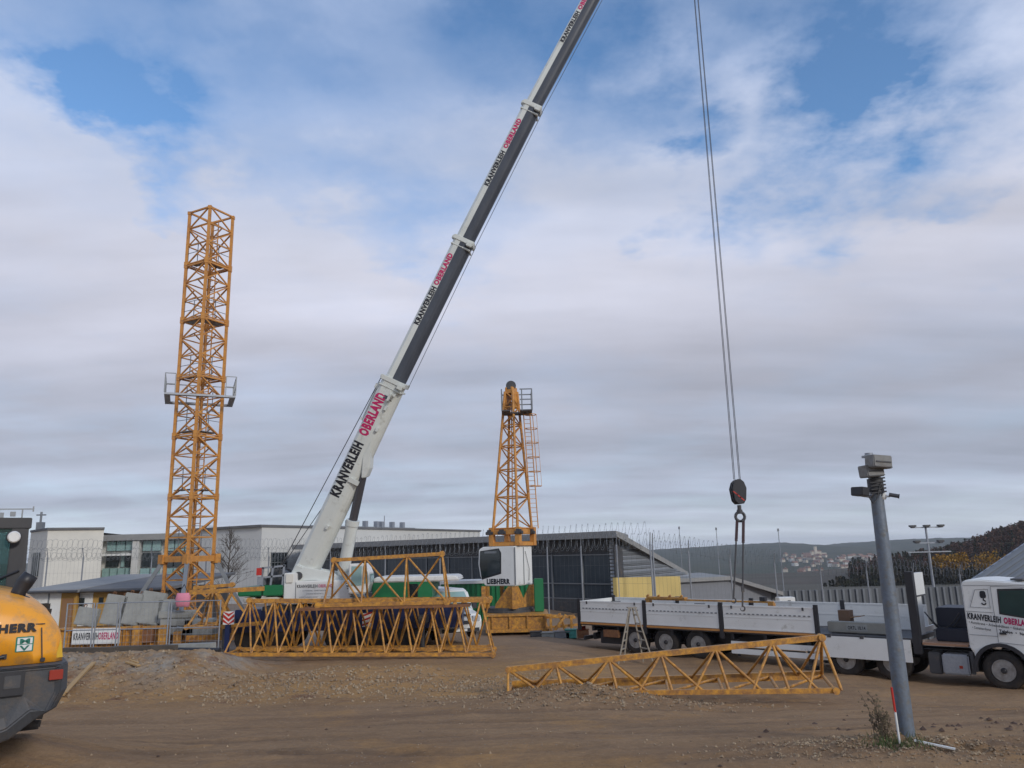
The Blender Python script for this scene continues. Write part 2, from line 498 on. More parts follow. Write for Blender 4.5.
rocks('gravel', 11500, f_all, 'loose grey and brown stones strewn over the yard and bank')

# ------------------------------------------------------------------ far hills
forest_far = mat('far_forest', (.03,.042,.024), .95, c2=(.07,.065,.04), scale=.012, amt=1)
forest_far.node_tree.nodes['Principled BSDF'].inputs['Specular IOR Level'].default_value = .05
forest_brown = mat('autumn_forest_floor', (.07,.05,.035), .95, c2=(.05,.05,.03), scale=.05, amt=1)
def hill_mesh(name, x0, x1, nx, y0, y1, ny, fn, m, label):
    vs = []; fs = []
    for j in range(ny+1):
        for i in range(nx+1):
            x = x0 + (x1-x0)*i/nx; y = y0 + (y1-y0)*j/ny
            vs.append((x, y, fn(x, y)))
    for j in range(ny):
        for i in range(nx):
            a = j*(nx+1)+i; fs.append((a, a+1, a+nx+2, a+nx+1))
    mm = bpy.data.meshes.new(name); mm.from_pydata(vs, [], fs); mm.materials.append(m)
    mm.polygons.foreach_set('use_smooth', [True]*len(fs))
    o = bpy.data.objects.new(name, mm); col.objects.link(o)
    return tag(o, label, kind='structure')
def px_of(x, y): return 512 + FPX*x/y
RIDGE = [(-600,6),(300,4),(560,2),(640,2),(680,4.5),(720,7),(775,9),(800,5),(828,0),(850,5),(885,9),(930,9),(1100,12)]
def far_h(x, y):
    px = 512 + FPX*x/3000
    top = -7 + 2.2*lerp_pts(px, RIDGE)
    t = (y-1450)/1550
    if t <= 0: z = -60
    elif t < 1: z = -57 + (top+57)*(t**.9)
    else: z = top - 25*(t-1)
    return z + 5*noise.noise(Vector((x,y,0))*.004)*min(1,max(0,t*2)) + (3.5*noise.noise(Vector((x,y,0))*.03) if t > .15 else 0)
hill_mesh('wooded_hills', -2200, 2800, 260, 1430, 3500, 80, far_h, forest_far, 'long dark wooded ridge closing the valley')
HILLP = [(100,-16),(150,-15),(165,-13.5),(198,-11),(216,-7.5),(230,-4),(245,1.5),(266,6.5),(300,12),(420,22)]
def right_h(x, y):
    top = lerp_pts(x*400/max(y,250), HILLP)
    f = math.exp(-((y-420)/62)**2) if y < 420 else 1
    return -17 + (top+17)*f + .8*noise.noise(Vector((x,y,0))*.03)
hill_mesh('near_hillside', 110, 520, 80, 290, 560, 50, right_h, forest_brown, 'reddish brown wooded hillside at the right')
# tree masses: each tree a ragged crown of leaf clumps
def crown_cloud(mb, c, r, h, n, rr, leaf=.9, cone=False):
    for _ in range(n):
        if cone:
            t = rr.random(); rad = r*(1-t)*rr.uniform(.3,1.05); a = rr.uniform(0, 6.283)
            p = Vector((c[0]+math.cos(a)*rad, c[1]+math.sin(a)*rad, c[2]+h*t))
        else:
            while True:
                d = Vector((rr.uniform(-1,1), rr.uniform(-1,1), rr.uniform(-1,1)))
                if .35 < d.length < 1: break
            p = Vector((c[0]+d.x*r, c[1]+d.y*r, c[2]+h*.55+d.z*h*.45))
        u = Vector((rr.gauss(0,1), rr.gauss(0,1), rr.gauss(0,1))).normalized()
        w = u.orthogonal().normalized(); q = u.cross(w)
        s = leaf*rr.uniform(.5,1.2)
        mb._add([p+w*s, p+q*s, p-w*s, p-q*s*.8], [(0,1,2,3)])
def leaf_mat(name, c, c2, sc):
    m = mat(name, c, .9, c2=c2, scale=sc, amt=1)
    m.node_tree.nodes['Principled BSDF'].inputs['Specular IOR Level'].default_value = .1
    return m
lf_brown = leaf_mat('russet_leaves', (.105,.055,.038), (.05,.034,.027), .06)
lf_dark = leaf_mat('conifer_needles', (.022,.030,.018), (.075,.055,.035), .09)
lf_yel = leaf_mat('yellow_leaves', (.36,.20,.03), (.20,.115,.03), .5)
rr = random.Random(3)
mb = MB(); 
for k in range(1000):
    y = rr.uniform(325, 470); x = rr.uniform(.42, .80)*y
    z = right_h(x, y)
    edge = rr.random()
    hh = rr.uniform(5.5, 9.5)
    cone = rr.random() < (.75 if x/y < .52 else .15)
    mb.mi = 1 if cone or rr.random() < .15 else 0
    crown_cloud(mb, (x, y, z), rr.uniform(2.0,3.6)*(.6 if cone else 1), hh, 80, rr, .62, cone)
tag(mb.build('hillside_forest', [lf_brown, lf_dark]), 'bare russet and dark green trees covering the near hillside', kind='stuff')
mb = MB(); rr = random.Random(5)
for k in range(420):
    px = rr.uniform(806, 975); y = rr.uniform(270, 320); x = (px-512)/FPX*y
    z = 3.6 - (lerp_pts(px, [(800,64),(830,54),(860,48),(925,46),(975,46)]))*y/FPX - 1
    crown_cloud(mb, (x, y, z), rr.uniform(1.2,2.2), rr.uniform(4,10.5), 52, rr, .75, rr.random() < .8)
tag(mb.build('conifer_belt', lf_dark), 'dark belt of conifers beyond the compound fence', kind='stuff')
for k, (px, y, h, pb, lab) in enumerate([(941,262,7.0,574,'smallest golden yellow tree beyond the compound, beside the lamp mast'),
                                    (962,262,8.6,576,'golden yellow tree in the middle of the three on the hillside foot'),
                                    (992,262,10.5,580,'broad golden yellow tree nearest the corrugated roof')]):
    base = at(px, pb, y)
    t = thing('autumn_tree', base, lab, 'tree', 'yellow autumn trees at the hillside foot')
    m1 = MB(); m1.tube(base, base + Vector((0,0,h*.6)), .25, 6, .1)
    m1.tube(base + Vector((0,0,h*.3)), base + Vector((1.2,0,h*.65)), .12, 5, .05); m1.tube(base + Vector((0,0,h*.35)), base + Vector((-1.3,0,h*.6)), .12, 5, .05)
    m1.build('trunk', bark, t)
    m2 = MB(); rq = random.Random(k)
    for q in range(6):
        a = rq.uniform(0,6.28)
        crown_cloud(m2, (base.x+math.cos(a)*h*.24, base.y+math.sin(a)*h*.2, base.z + h*.05 + rq.uniform(0,.3)*h), h*.27, h*.6, 110, rq, .38)
    m2.build('crown', lf_yel, t)

# ------------------------------------------------------------------ village in the valley
rv = random.Random(21)
LAB_R = ['small red roofed house','pale house with a brown roof','long farmhouse with a reddish roof','white gabled house']
spots = []
for k in range(64):
    px = rv.uniform(770, 874)
    yy = rv.uniform(1480, 2100)
    if px > 850: yy = rv.uniform(1650, 2050)
    spots.append((px, yy))
protos = []
for k in range(4):
    o = Vector((0,0,0)); t = thing('village_house', o, LAB_R[k] + ' among the far village houses below the ridge', 'house', 'houses of the far village')
    L_, W_, hh = [(11,8,5),(9,8,5.5),(18,9,5),(12,9,6)][k]
    m1 = MB(); m1.prism([(-L_/2,-3),(L_/2,-3),(L_/2,hh),(-L_/2,hh)], -W_/2, W_/2)
    m1.prism([(-L_/2+.1,hh),(L_/2-.1,hh),(L_/2-.1,hh+.1),(-L_/2+.1,hh+.1)], -W_/2+.3, W_/2-.3)
    w_ = m1.build('wall', [wall_w if k == 3 else house_w], t)
    m2 = MB()
    m2._add([(-L_/2-.5,-W_/2-.6,hh-.2),(L_/2+.5,-W_/2-.6,hh-.2),(L_/2+.5,0,hh+4.2),(-L_/2-.5,0,hh+4.2),(L_/2+.5,W_/2+.6,hh-.2),(-L_/2-.5,W_/2+.6,hh-.2)],
            [(0,1,2,3),(3,2,4,5),(0,3,5),(1,4,2)])
    m2.build('roof', [red_roof, roof_d, red_roof, red_roof][k], t)
    m3 = MB()
    for q in range(3):
        m3.box((-L_/2+1.2+q*(L_-3)/2.2, -W_/2-.06, 1.2),(-L_/2+2.4+q*(L_-3)/2.2, -W_/2+.05, 2.8))
    build_each(m3, 'window', glass_d, t)
    protos.append(t)
for k, (px, yy) in enumerate(spots):
    t = protos[k] if k < 4 else copy_tree(protos[rv.choice([0,0,1,2,3])])
    x = (px-512)/FPX*yy
    t.location = (x, yy, far_h(x, yy) + .5); t.rotation_euler = (0,0,rv.uniform(0,3.14))
# village church (pale, by the rock face)
o = Vector(((806-512)/FPX*2150, 2150, 0)); o.z = far_h(o.x, o.y)
t = thing('castle', o, 'pale castle like block standing above the far village', 'castle')
m1 = MB(); m1.box(o+Vector((-17,0,-4)), o+Vector((10,12,9))); m1.box(o+Vector((-9,-2,-4)), o+Vector((-2,5,22))); m1.box(o+Vector((10,2,-4)), o+Vector((24,12,5)))
m1.build('wall', house_w, t)
m1 = MB(); m1.prism([(o.x-18,o.z+9),(o.x+11,o.z+9),(o.x+8,o.z+12),(o.x-15,o.z+12)], o.y-1, o.y+13); m1.build('roof', red_roof, t)
# ================================================================== BUILDINGS
def V(x, y, z): return Vector((x, y, z))
# --- hall with the glazed front
A = at(613, 540, 50); A.z = 0
B = V(-20.5, 75, 0)
d = (B - A).normalized(); ln = (B - A).length; nrm = V(d.y, -d.x, 0)
if nrm.y > 0: nrm = -nrm
hall = thing('glazed_hall', A, 'long low grey hall with dark glass front and thin metal roof edge', 'hall')
M = frameM(A, d, -nrm)      # local x leftwards along the front, y inwards
fpnt = [A - nrm*.25 + d*.1, B - nrm*.25, B - nrm*15, A - nrm*1.4 + d*.3]
mb = MB(); vs = [V(q.x,q.y,-2) for q in fpnt] + [V(q.x,q.y,4.28) for q in fpnt]
mb._add(vs, [(0,1,2,3),(4,5,6,7),(0,1,5,4),(1,2,6,5),(2,3,7,6),(3,0,4,7)]); mb.build('wall', dark_grey, hall)
mb = MB(M)
npan = 14; w = ln/npan
for k in range(npan):
    mb.box((k*w+.12, .10, .55),(k*w+w-.06, .16, 3.25))
mb.build('window_glass', glass_hall, hall)
mb = MB(M)
for k in range(npan+1): mb.box((k*w-.06,.02,-.5),(k*w+.06,.22,3.35))
for z in (.5, 1.45, 3.28): mb.box((0,.04,z-.035),(ln,.20,z+.035))
mb.build('window_frame', mid_grey, hall)
mb = MB(M); mb.box((0,.05,-1.5),(ln,.24,.5)); mb.build('plinth', dark_grey, hall)
C2 = at(690, 570, 61); C2.z = 0
# right side wall under the falling roof
e = (C2 - A); el = e.length; e = e.normalized(); en = V(e.y, -e.x, 0)
if en.y > 0: en = -en
M2 = frameM(A, e, -en)
mb = MB(M2); mb.prism([(0,-3),(el,-3),(el,1.42),(0,4.28)], 0.0, .3); mb.build('side_wall', corr_z, hall)
mb = MB(M2)
for k in range(16):
    z = -1 + k*.33
    xe = el if z < 1.3 else (4.1 - z)/(4.1-1.4)*el
    if xe > 1.3: mb.box((1.2,-.07,z),(xe-.1,-.005,z+.14))
mb.build('louvre', mid_grey, hall)
mb = MB(M2); mb.box((-.05,-.10,-2),(1.1,-.004,4.1)); mb.build('corner_panel', dark_grey, hall)
# roof : slab over the front and the falling slope
mb = MB()
back = V(2, 22, 0)
zt = 4.72
p = [A + nrm*1.0 - d*1.0, B + nrm*1.0, B + back, A + V(3,14,0)]
vs = [V(q.x, q.y, zt-.42) for q in p] + [V(q.x, q.y, zt) for q in p]
mb._add(vs, [(0,1,2,3),(4,5,6,7),(0,1,5,4),(1,2,6,5),(2,3,7,6),(3,0,4,7)])
A1 = A + nrm*1.0 - d*1.0; C1 = C2 + (nrm*.9) + e*.8
q = [V(A1.x,A1.y,zt+.003), V(C1.x,C1.y,1.78), V(C1.x-3,C1.y+14,1.78), V(A.x+2.5,A.y+14,zt+.003)]
vs = [v - V(0,0,.34) for v in q] + q
mb._add(vs, [(0,1,2,3),(4,5,6,7),(0,1,5,4),(1,2,6,5),(2,3,7,6),(3,0,4,7)])
mb.build('roof', roof_l, hall)

# --- yellow wall
P0 = at(617, 590, 46.5); P1 = at(681, 590, 53)
yw = thing('yellow_wall', V(P0.x,P0.y,-1), 'sunny yellow wall panel standing in front of the grey gable', 'wall')
mb = MB(); 
def wallseg(mb, p0, p1, z0, z1a, z1b, th=.25):
    dd = (V(p1.x-p0.x, p1.y-p0.y, 0)).normalized(); n = V(-dd.y, dd.x, 0)*th
    vs = [V(p0.x,p0.y,z0), V(p1.x,p1.y,z0), V(p1.x,p1.y,z1b), V(p0.x,p0.y,z1a)]
    vs += [v + n for v in vs]
    mb._add(vs, [(0,1,2,3),(4,5,6,7),(0,1,5,4),(1,2,6,5),(2,3,7,6),(3,0,4,7)])
wallseg(mb, P0, P1, -3, 3.6-27*46.5/769, 3.6-27*53/769)
mb.build('panel', yellow_w, yw)
mb = MB(); 
pm = P0.lerp(P1, .55); dd = (P1-P0).normalized(); nn = V(dd.y,-dd.x,0)
mb.box((pm.x-.05,pm.y-.12,-2),(pm.x+.05,pm.y-.02,2.0)); mb.build('joint_post', galv, yw)
# --- low grey building
Q0 = at(676, 590, 57.5); Q1 = at(738, 590, 60); Q2 = at(770, 590, 61.5)
lb = thing('low_grey_building', V(Q0.x,Q0.y,-1), 'low windowless grey building with a flat roof sloping off at its right end', 'building')
mb = MB(); wallseg(mb, Q0, Q1, -4, 1.15, 1.15, .3); wallseg(mb, Q1, Q2, -4, 1.15, .0, .3); mb.build('wall', mat('plain_grey_wall', (.20,.21,.23), .7), lb)
mb = MB()
z0 = 1.42
for (a, b, za, zb) in ((Q0 + V(-.5,-.6,0), Q1 + V(-.6,-.6,0), z0, z0), (Q1 + V(-.6,-.6,0), Q2 + V(.8,-.6,0), z0+.002, .12)):
    vs = [V(a.x,a.y,za-.28), V(b.x,b.y,zb-.28), V(b.x,b.y,zb), V(a.x,a.y,za)]
    vs += [v + V(0,10,0) for v in vs]
    mb._add(vs, [(0,1,2,3),(4,5,6,7),(0,1,5,4),(1,2,6,5),(2,3,7,6),(3,0,4,7)])
mb.build('roof', roof_l, lb)
# --- corrugated roof at the far right
P = [at(966,584,40), at(1050,527,40)]
rr_ = thing('corrugated_shed', V(P[1].x, 44, -2), 'grey shed with a steep corrugated roof at the right edge', 'shed')
a0, a1 = P
dn = V(5.0,-3.5,-2.6)
mb = MB(); n_ = 22
for k in range(n_):
    o0 = dn*(k/n_); o1 = dn*((k+.55)/n_); o2 = dn*((k+1)/n_); up = V(-.03,-.02,.06)
    mb._add([a0+o0, a1+o0, a1+o1, a0+o1], [(0,1,2,3)])
    mb._add([a0+o1+up, a1+o1+up, a1+o2+up, a0+o2+up], [(0,1,2,3)])
    mb._add([a0+o1, a1+o1, a1+o1+up, a0+o1+up], [(0,1,2,3)]); mb._add([a0+o2, a1+o2, a1+o2+up, a0+o2+up], [(0,1,2,3)])
mb.build('roof', mat('shed_roof', (.17,.19,.215), .6, c2=(.12,.135,.155), scale=.5), rr_)
mb = MB(); mb.prism([(a0.x,-4),(a1.x,-4),(a1.x,a1.z),(a0.x,a0.z)], 40.05, 40.2)
mb._add([V(a0.x,40,-4), a0, a0+dn, V(a0.x+dn.x,40+dn.y,-4)], [(0,1,2,3)])
mb.build('wall', corr_z, rr_)

# --- white building behind, right block
W0 = at(262, 527, 74); W1 = at(480, 534, 110); W2 = at(198, 531, 80)
wb = thing('white_block', V(W0.x,W0.y,-2), 'big plain white two storey block with one barred window, behind the crane', 'building')
mb = MB()
zz = W0.z
vs = [V(W2.x-1,W2.y,-3), V(W0.x,W0.y,-3), V(W1.x,W1.y,-3), V(W1.x-8,W1.y+25,-3), V(W2.x,W2.y+25,-3)]
vs2 = [V(v.x,v.y,zz) for v in vs]; n = 5
mb._add(vs + vs2, [tuple(range(5)), tuple(range(5,10))] + [(i,(i+1)%5,5+(i+1)%5,5+i) for i in range(5)])
mb.build('wall', wall_w, wb)
mb = MB(); c = sum(vs2, V(0,0,0))/5
v3 = [c + (v-c)*1.012 + V(0,0,.004) for v in vs2]; v4 = [v + V(0,0,.22) for v in v3]
mb._add(v3 + v4, [tuple(range(5)), tuple(range(5,10))] + [(i,(i+1)%5,5+(i+1)%5,5+i) for i in range(5)])
mb.build('roof_edge', roof_d, wb)
f = (W1-W0); f.z = 0; f.normalize(); fnn = V(f.y,-f.x,0)
Mw = frameM(V(W0.x,W0.y,0), f, -fnn)
mb = MB(Mw); mb.box((1.3,-.06,1.4),(3.3,.1,4.0)); win = mb.build('window', glass_d, wb)
mb = MB(Mw)
for k in range(6): mb.box((1.3+k*.4-.03,-.16,1.35),(1.3+k*.4+.03,-.10,4.05))
for z in (1.3,2.2,3.1,4.0): mb.box((1.2,-.18,z),(3.4,-.09,z+.08))
mb.build('bars', mid_grey, win)
mb = MB(Mw)
for k in range(9):
    x = 14 + k*1.8 + (k % 3)*.4; mb.cbox((x, 5, zz+.75), (.5,.5,1.0))
    if k % 3 == 0: mb.tube((x+.6,5,zz+.2),(x+.6,5,zz+2.0),.06)
mb.box((12,4.9,zz+.5),(32,5.0,zz+.58)); mb.build('roof_fitting', galv, wb)

# --- glazed middle building
G0 = at(100, 545, 80); G1 = at(206, 545, 80)
gb_ = thing('glass_fronted_building', V(G0.x,80,-2), 'two storey building front of pale teal glass bands between the white blocks', 'building')
zt = at(150, 537.5, 80).z
mb = MB(); mb.box((G0.x-1,80.3,-3),(G1.x+2,95,zt-.2)); mb.build('wall', wall_w, gb_)
mb = MB(); mb.box((G0.x-.5,79.2,zt-.25),(G1.x+2,96,zt+.35)); mb.build('roof', roof_l, gb_)
def band(px0, px1, y0, y1, m, nm, Y=80, n=1, gap=.12):
    x0 = gx(px0, Y, 3); x1 = gx(px1, Y, 3); za = at(px0, y0, Y).z; zb = at(px0, y1, Y).z
    w = (x1-x0)/n
    for k in range(n):
        mb = MB(); mb.box((x0+k*w+gap/2, Y-.02, zb),(x0+(k+1)*w-gap/2, Y+.25, za)); mb.build(nm, m, gb_)
band(105,133,542,551,glass_t,'window_glass',n=3)
band(105,118,553.5,567,glass_d,'window_glass'); band(120,124,553.5,567,glass_t,'window_glass',n=1); band(124.5,133,553.5,567,glass_d,'window_glass')
band(102,133,568.5,577,glass_t,'window_glass',n=4)
band(141,160,541,551,glass_t,'window_glass',n=2); band(141,160,553,567,glass_d,'window_glass',n=2); band(140,160,568.5,577,glass_t,'window_glass',n=2)
band(163,204,541,551,glass_t,'window_glass',n=4); band(163,204,553,567,glass_d,'window_glass',n=4); band(163,204,568.5,577,glass_t,'window_glass',n=4)
mb = MB(); xa = gx(133.5,80,3); xb = gx(140,80,3)
mb.box((xa,79.4,-2),(xb,80.0,zt-.3)); mb.build('pillar', wall_w, gb_)
mb = MB(); xa = gx(103,80,3); xb = gx(133,80,3); mb.box((xa,78.9,4.15),(xb,79.95,4.35)); mb.build('sunshade', white_p, gb_)
# --- left cream block
L0 = at(48, 530, 73); L1 = at(104, 531, 75); L2 = at(31, 533, 78)
lbk = thing('cream_block', V(L0.x,73,-2), 'cream rendered block with a dark roof line at the left end of the compound', 'building')
zz = L0.z; L1.z = zz
vs = [V(L2.x,L2.y,-3), V(L0.x,L0.y,-3), V(L1.x,L1.y,-3), V(L1.x-11,L1.y+18,-3), V(L2.x,L2.y+18,-3)]
vs2 = [V(v.x,v.y,zz) for v in vs]
mb = MB(); mb._add(vs + vs2, [tuple(range(5)), tuple(range(5,10))] + [(i,(i+1)%5,5+(i+1)%5,5+i) for i in range(5)])
mb.build('wall', cream, lbk)
mb = MB(); c = sum(vs2, V(0,0,0))/5
v3 = [c + (v-c)*1.02 + V(0,0,.004) for v in vs2]; v4 = [v + V(0,0,.2) for v in v3]
mb._add(v3 + v4, [tuple(range(5)), tuple(range(5,10))] + [(i,(i+1)%5,5+(i+1)%5,5+i) for i in range(5)])
mb.build('roof_edge', roof_d, lbk)
fl = (L0-L2); fl.z = 0; fl.normalize(); Ml = frameM(V(L2.x,L2.y,0), fl, V(-fl.y,fl.x,0))
LL = (V(L0.x,L0.y,0)-V(L2.x,L2.y,0)).length
mb = MB(Ml); mb.box((LL*.35,-.08,2.4),(LL*.7,.1,4.6)); w_ = mb.build('window', glass_d, lbk)
mb = MB(Ml)
for k in range(4): mb.box((LL*(.36+.11*k)-.04,-.16,2.4),(LL*(.36+.11*k)+.04,-.10,4.6))
mb.build('bars', mid_grey, w_)
mb = MB(); p = at(38.5, 530, 76); mb.box((p.x-.3,76,zz+.1),(p.x+.3,76.5,zz+.9)); mb.tube((p.x,76.2,zz+.8),(p.x,76.2,zz+1.9),.1); mb.cbox((p.x,76.2,zz+1.6),(.9,.15,.12)); mb.build('aerial', mid_grey, lbk)

# --- low site buildings at the left (flat roofs seen from above)
def site_hut(px0, px1, Y, depth, zr, zback, lab, roofm, walls, name):
    x0 = gx(px0, Y, 1.5); x1 = gx(px1, Y, 1.5)
    t = thing(name, V((x0+x1)/2, Y, 0), lab, 'building')
    mb = MB()
    mb._add([V(x0-.3,Y-.5,zr-.16),V(x1+.3,Y-.5,zr-.16),V(x1+.3,Y+depth,zback-.16),V(x0-.3,Y+depth,zback-.16),
             V(x0-.3,Y-.5,zr),V(x1+.3,Y-.5,zr),V(x1+.3,Y+depth,zback),V(x0-.3,Y+depth,zback)],
            [(0,1,2,3),(4,5,6,7),(0,1,5,4),(1,2,6,5),(2,3,7,6),(3,0,4,7)])
    r = mb.build('roof', roofm, t)
    mb = MB(); mb.tube((x0-.3,Y-.55,zr-.1),(x1+.3,Y-.55,zr-.1),.07,6); mb.build('gutter', dark_grey, r)
    for (a, b, m, nm) in walls:
        xa = gx(a, Y, 1.2); xb = gx(b, Y, 1.2)
        mb = MB(); mb.box((xa,Y,-.3),(xb,Y+.2,zr-.17)); mb.build(nm, m, t)
    mb = MB(); mb.box((x0,Y+.21,-.3),(x1,Y+depth-.5,zr-.2)); mb.build('wall', dark_grey, t)
    return t
h1 = site_hut(28, 76, 42, 10, 2.22, 2.75, 'low site hut with a light grey roof and pale cladding beside the loader', roof_l,
         [(28,60,white_p,'cladding'),(60.2,76,ochre,'cladding')], 'site_hut')
x0 = gx(62,42,1.2); x1 = gx(73,42,1.2)
mb = MB(); mb.box((x0,41.93,-.2),(x1,41.997,1.75)); mb.build('door', brown_c, h1)
h2 = site_hut(76.6, 165, 42.3, 9.5, 2.20, 2.72, 'long low ochre and brown site hut with a darker roof behind the concrete slabs', roof_d,
         [(76.6,92,white_p,'cladding'),(92.2,108,ochre,'cladding'),(108.2,165,brown_c,'cladding')], 'ochre_hut')
x0 = gx(77.5,42.3,1.2); x1 = gx(84,42.3,1.2)
mb = MB(); mb.box((x0,42.22,.75),(x1,42.29,1.75)); mb.build('window', glass_d, h2)
mb = MB(); x0 = gx(99,42.3,1.2); x1 = gx(103,42.3,1.2); mb.box((x0,42.22,1.45),(x1,42.29,1.75)); mb.build('window', glass_d, h2)
mb = MB(); x0 = gx(100,42.3,1.2); mb.path([(x0-2.6,42.0,2.1),(x0-2.6,42.0,1.3),(x0-2.5,42.0,-.3)], .05); mb.build('downpipe', mid_grey, h2)

# ------------------------------------------------------------------ security fence with razor wire
def sec_fence(name, lab, posts, ztop, zbot, coils, mesh_step=.28, wire_r=.0045, cr=.42, nm_post='post', barb=True):
    t = thing(name, V(posts[0][0], posts[0][1], zbot[0]), lab, 'fence')
    N_ = len(posts)
    for k, (x, y) in enumerate(posts):
        mb = MB(); mb.tube((x,y,zbot[k]),(x,y,ztop[k]+.1),.05,8)
        mb.tube((x,y,ztop[k]+.1),(x,y-.25,ztop[k]+.75),.03,6)
        mb.build(nm_post, galv, t)
    mb = MB(); rc = MB(); rq = random.Random(9)
    for k in range(N_-1):
        (xa, ya), (xb, yb) = posts[k], posts[k+1]
        L_ = math.hypot(xb-xa, yb-ya); n = int(L_/mesh_step)
        for i in range(n):
            u = i/n; x = xa+(xb-xa)*u; y = ya+(yb-ya)*u; z0 = zbot[k]+(zbot[k+1]-zbot[k])*u; z1 = ztop[k]+(ztop[k+1]-ztop[k])*u
            mb.bar((x,y-.06,z0),(x,y-.06,z1), wire_r)
        zz = 0
        h = ztop[k]-zbot[k]
        nh = 4
        for i in range(nh+1):
            u = i/nh
            mb.bar((xa,ya-.05,zbot[k]+h*u),(xb,yb-.05,zbot[k+1]+(ztop[k+1]-zbot[k+1])*u), wire_r*1.6)
        dx, dy = (xb-xa)/L_, (yb-ya)/L_
        for (dz, rad) in coils:
            turns = int(L_/.36); seg = 12; pts = []
            for i in range(turns*seg+1):
                u = i/(turns*seg); a = i/seg*2*math.pi
                zc = ztop[k]+(ztop[k+1]-ztop[k])*u + dz
                r = rad*(1+.16*math.sin(i*.13))
                pts.append(V(xa+(xb-xa)*u + dx*.10*math.sin(a*1.0+1) , ya+(yb-ya)*u - .1 + math.cos(a)*r, zc + math.sin(a)*r))
            for i in range(len(pts)-1):
                rc.tube(pts[i], pts[i+1], .008, 3, caps=False)
                if barb and i % 2 == 0:
                    q = pts[i]; s = .05
                    dv = V(rq.uniform(-1,1), rq.uniform(-1,1), rq.uniform(-1,1)).normalized()*s
                    rc._add([q-dv, q+dv, q+V(dv.z,dv.x,dv.y)*.5], [(0,1,2)])
    mb.build('wire_mesh', wire_m, t); rc.build('razor_wire', mid_grey, t)
    return t
def fp(px, Y): return (gx(px, Y, 2), Y)
fl_px = [-20, 45, 81, 150, 205, 268, 330, 385, 440, 497, 548, 582, 618, 652]
posts = [fp(p, 46.5 if p > 480 else 47.5) for p in fl_px]
posts = [fp(p, 60.0 if p < 240 else (60 - (p-240)/412*14.5)) for p in fl_px]
def ztops(y_): return y_
zt_ = []
for p, (x, y) in zip(fl_px, posts):
    hy = 552 - .0244*(p-512)
    tgt = lerp_pts(p, [(0,559),(200,558),(330,558),(450,554),(550,549),(652,546)])
    zt_.append(3.6 + (hy - tgt)*y/FPX)
sec_fence('razor_wire_fence', 'tall mesh security fence with coiled razor wire before the hall and white blocks', posts, zt_, [-.5]*len(posts), [(.35,.42),(1.0,.38),(.1,.3)], barb=True)
fr_px = [652, 690, 731, 775, 820, 866, 912, 958, 1010, 1060]
posts2 = [fp(p, 45.5 + (p-652)*.04) for p in fr_px]
zt2 = []
for p, (x, y) in zip(fr_px, posts2):
    hy = 552 - .0244*(p-512)
    tgt = lerp_pts(p, [(652,547),(690,553),(731,560),(775,564),(820,572),(866,571),(958,574),(1060,574)])
    zt2.append(3.6 + (hy - tgt)*y/FPX)
posts2[0] = (posts2[0][0]+.15, posts2[0][1]+.1)
sec_fence('mesh_fence', 'lower mesh fence with razor wire running down beyond the white truck', posts2, zt2, [-2.5]*len(posts2), [(.2,.33),(.65,.3)])
# ribbed metal wall beyond the trailer
R0 = at(762, 592, 62); R1 = at(1030, 588, 62)
rw = thing('ribbed_wall', V(R0.x,62,-4), 'long ribbed grey metal wall behind the mesh fence and truck', 'wall')
mb = MB(); mb.box((R0.x,62.06,-5),(R1.x,62.2,.12)); mb.build('sheet', mat('wall_sheet', (.105,.115,.125), .6, c2=(.08,.088,.098), scale=.6), rw)
mb = MB(); x = R0.x
while x < R1.x: mb.box((x,61.95,-5),(x+.16,62.058,.14)); x += .52
mb.build('rib', mat('wall_rib', (.165,.18,.195), .6), rw)
bpy.context.view_layer.update()

# --- lighting mast and thin poles beyond
c = at(628, 560, 75)
lm = thing('floodlight_mast', V(gx(935,70,0),70,-4), 'slim floodlight mast with three crossbars of lamps beyond the headboard', 'light mast')
x = gx(930,70,2); zt = at(920,525.5,70).z
mb = MB(); mb.tube((x,70,-4),(x,70,zt),.13,10,.09); mb.build('pole', galv, lm)
for (yy, hw, nl, nm) in ((527.5,1.35,3,'crossbar'),(543,1.15,2,'crossbar'),(552,1.9,0,'crossbar')):
    z = at(922, yy, 70).z
    mb = MB(); mb.cbox((x,69.9,z),(hw*2,.09,.09)); cb = mb.build(nm, galv, lm)
    for q in range(nl):
        lx = x - hw + .1 + q*(2*hw-.2)/(nl-1)
        mb = MB(); mb.cbox((lx,69.8,z+.14),(.5,.4,.16)); mb.cbox((lx,69.8,z+.02),(.3,.3,.1)); mb.build('floodlight', dark_grey, cb)
for k, (px, yt, Y, lab) in enumerate([(679,527,90,'thin far mast left of the hook slings, nearest the hall'),(716,528,90,'thin far mast just left of the hook slings'),(778,529,85,'thin far mast right of the hook slings')]):
    p = at(px, yt, Y)
    t = thing('thin_mast', V(p.x,Y,-4), lab, 'mast', 'thin masts on the skyline')
    mb = MB(); mb.tube((p.x,Y,-4),(p.x,Y,p.z-.2),.07,6,.035); mb.build('pole', galv, t)
    mb = MB(); mb.cbox((p.x,Y,p.z-.1),(.16,.16,.3)); mb.build('tip', mid_grey, t)
# white cabinet past the trailer
p = at(785, 597, 42)
t = thing('white_cabinet', V(p.x,42,-2), 'small white cabinet peeping over the trailer boards', 'cabinet')
mb = MB(); mb.cbox((p.x,42,-.2),(.85,.6,p.z*2+.4)); mb.build('housing', white_p, t, bevel=.02)
mb = MB(); mb.cbox((p.x+.1,41.68,p.z-.22),(.14,.04,.14)); mb.build('vent', dark_grey, t)
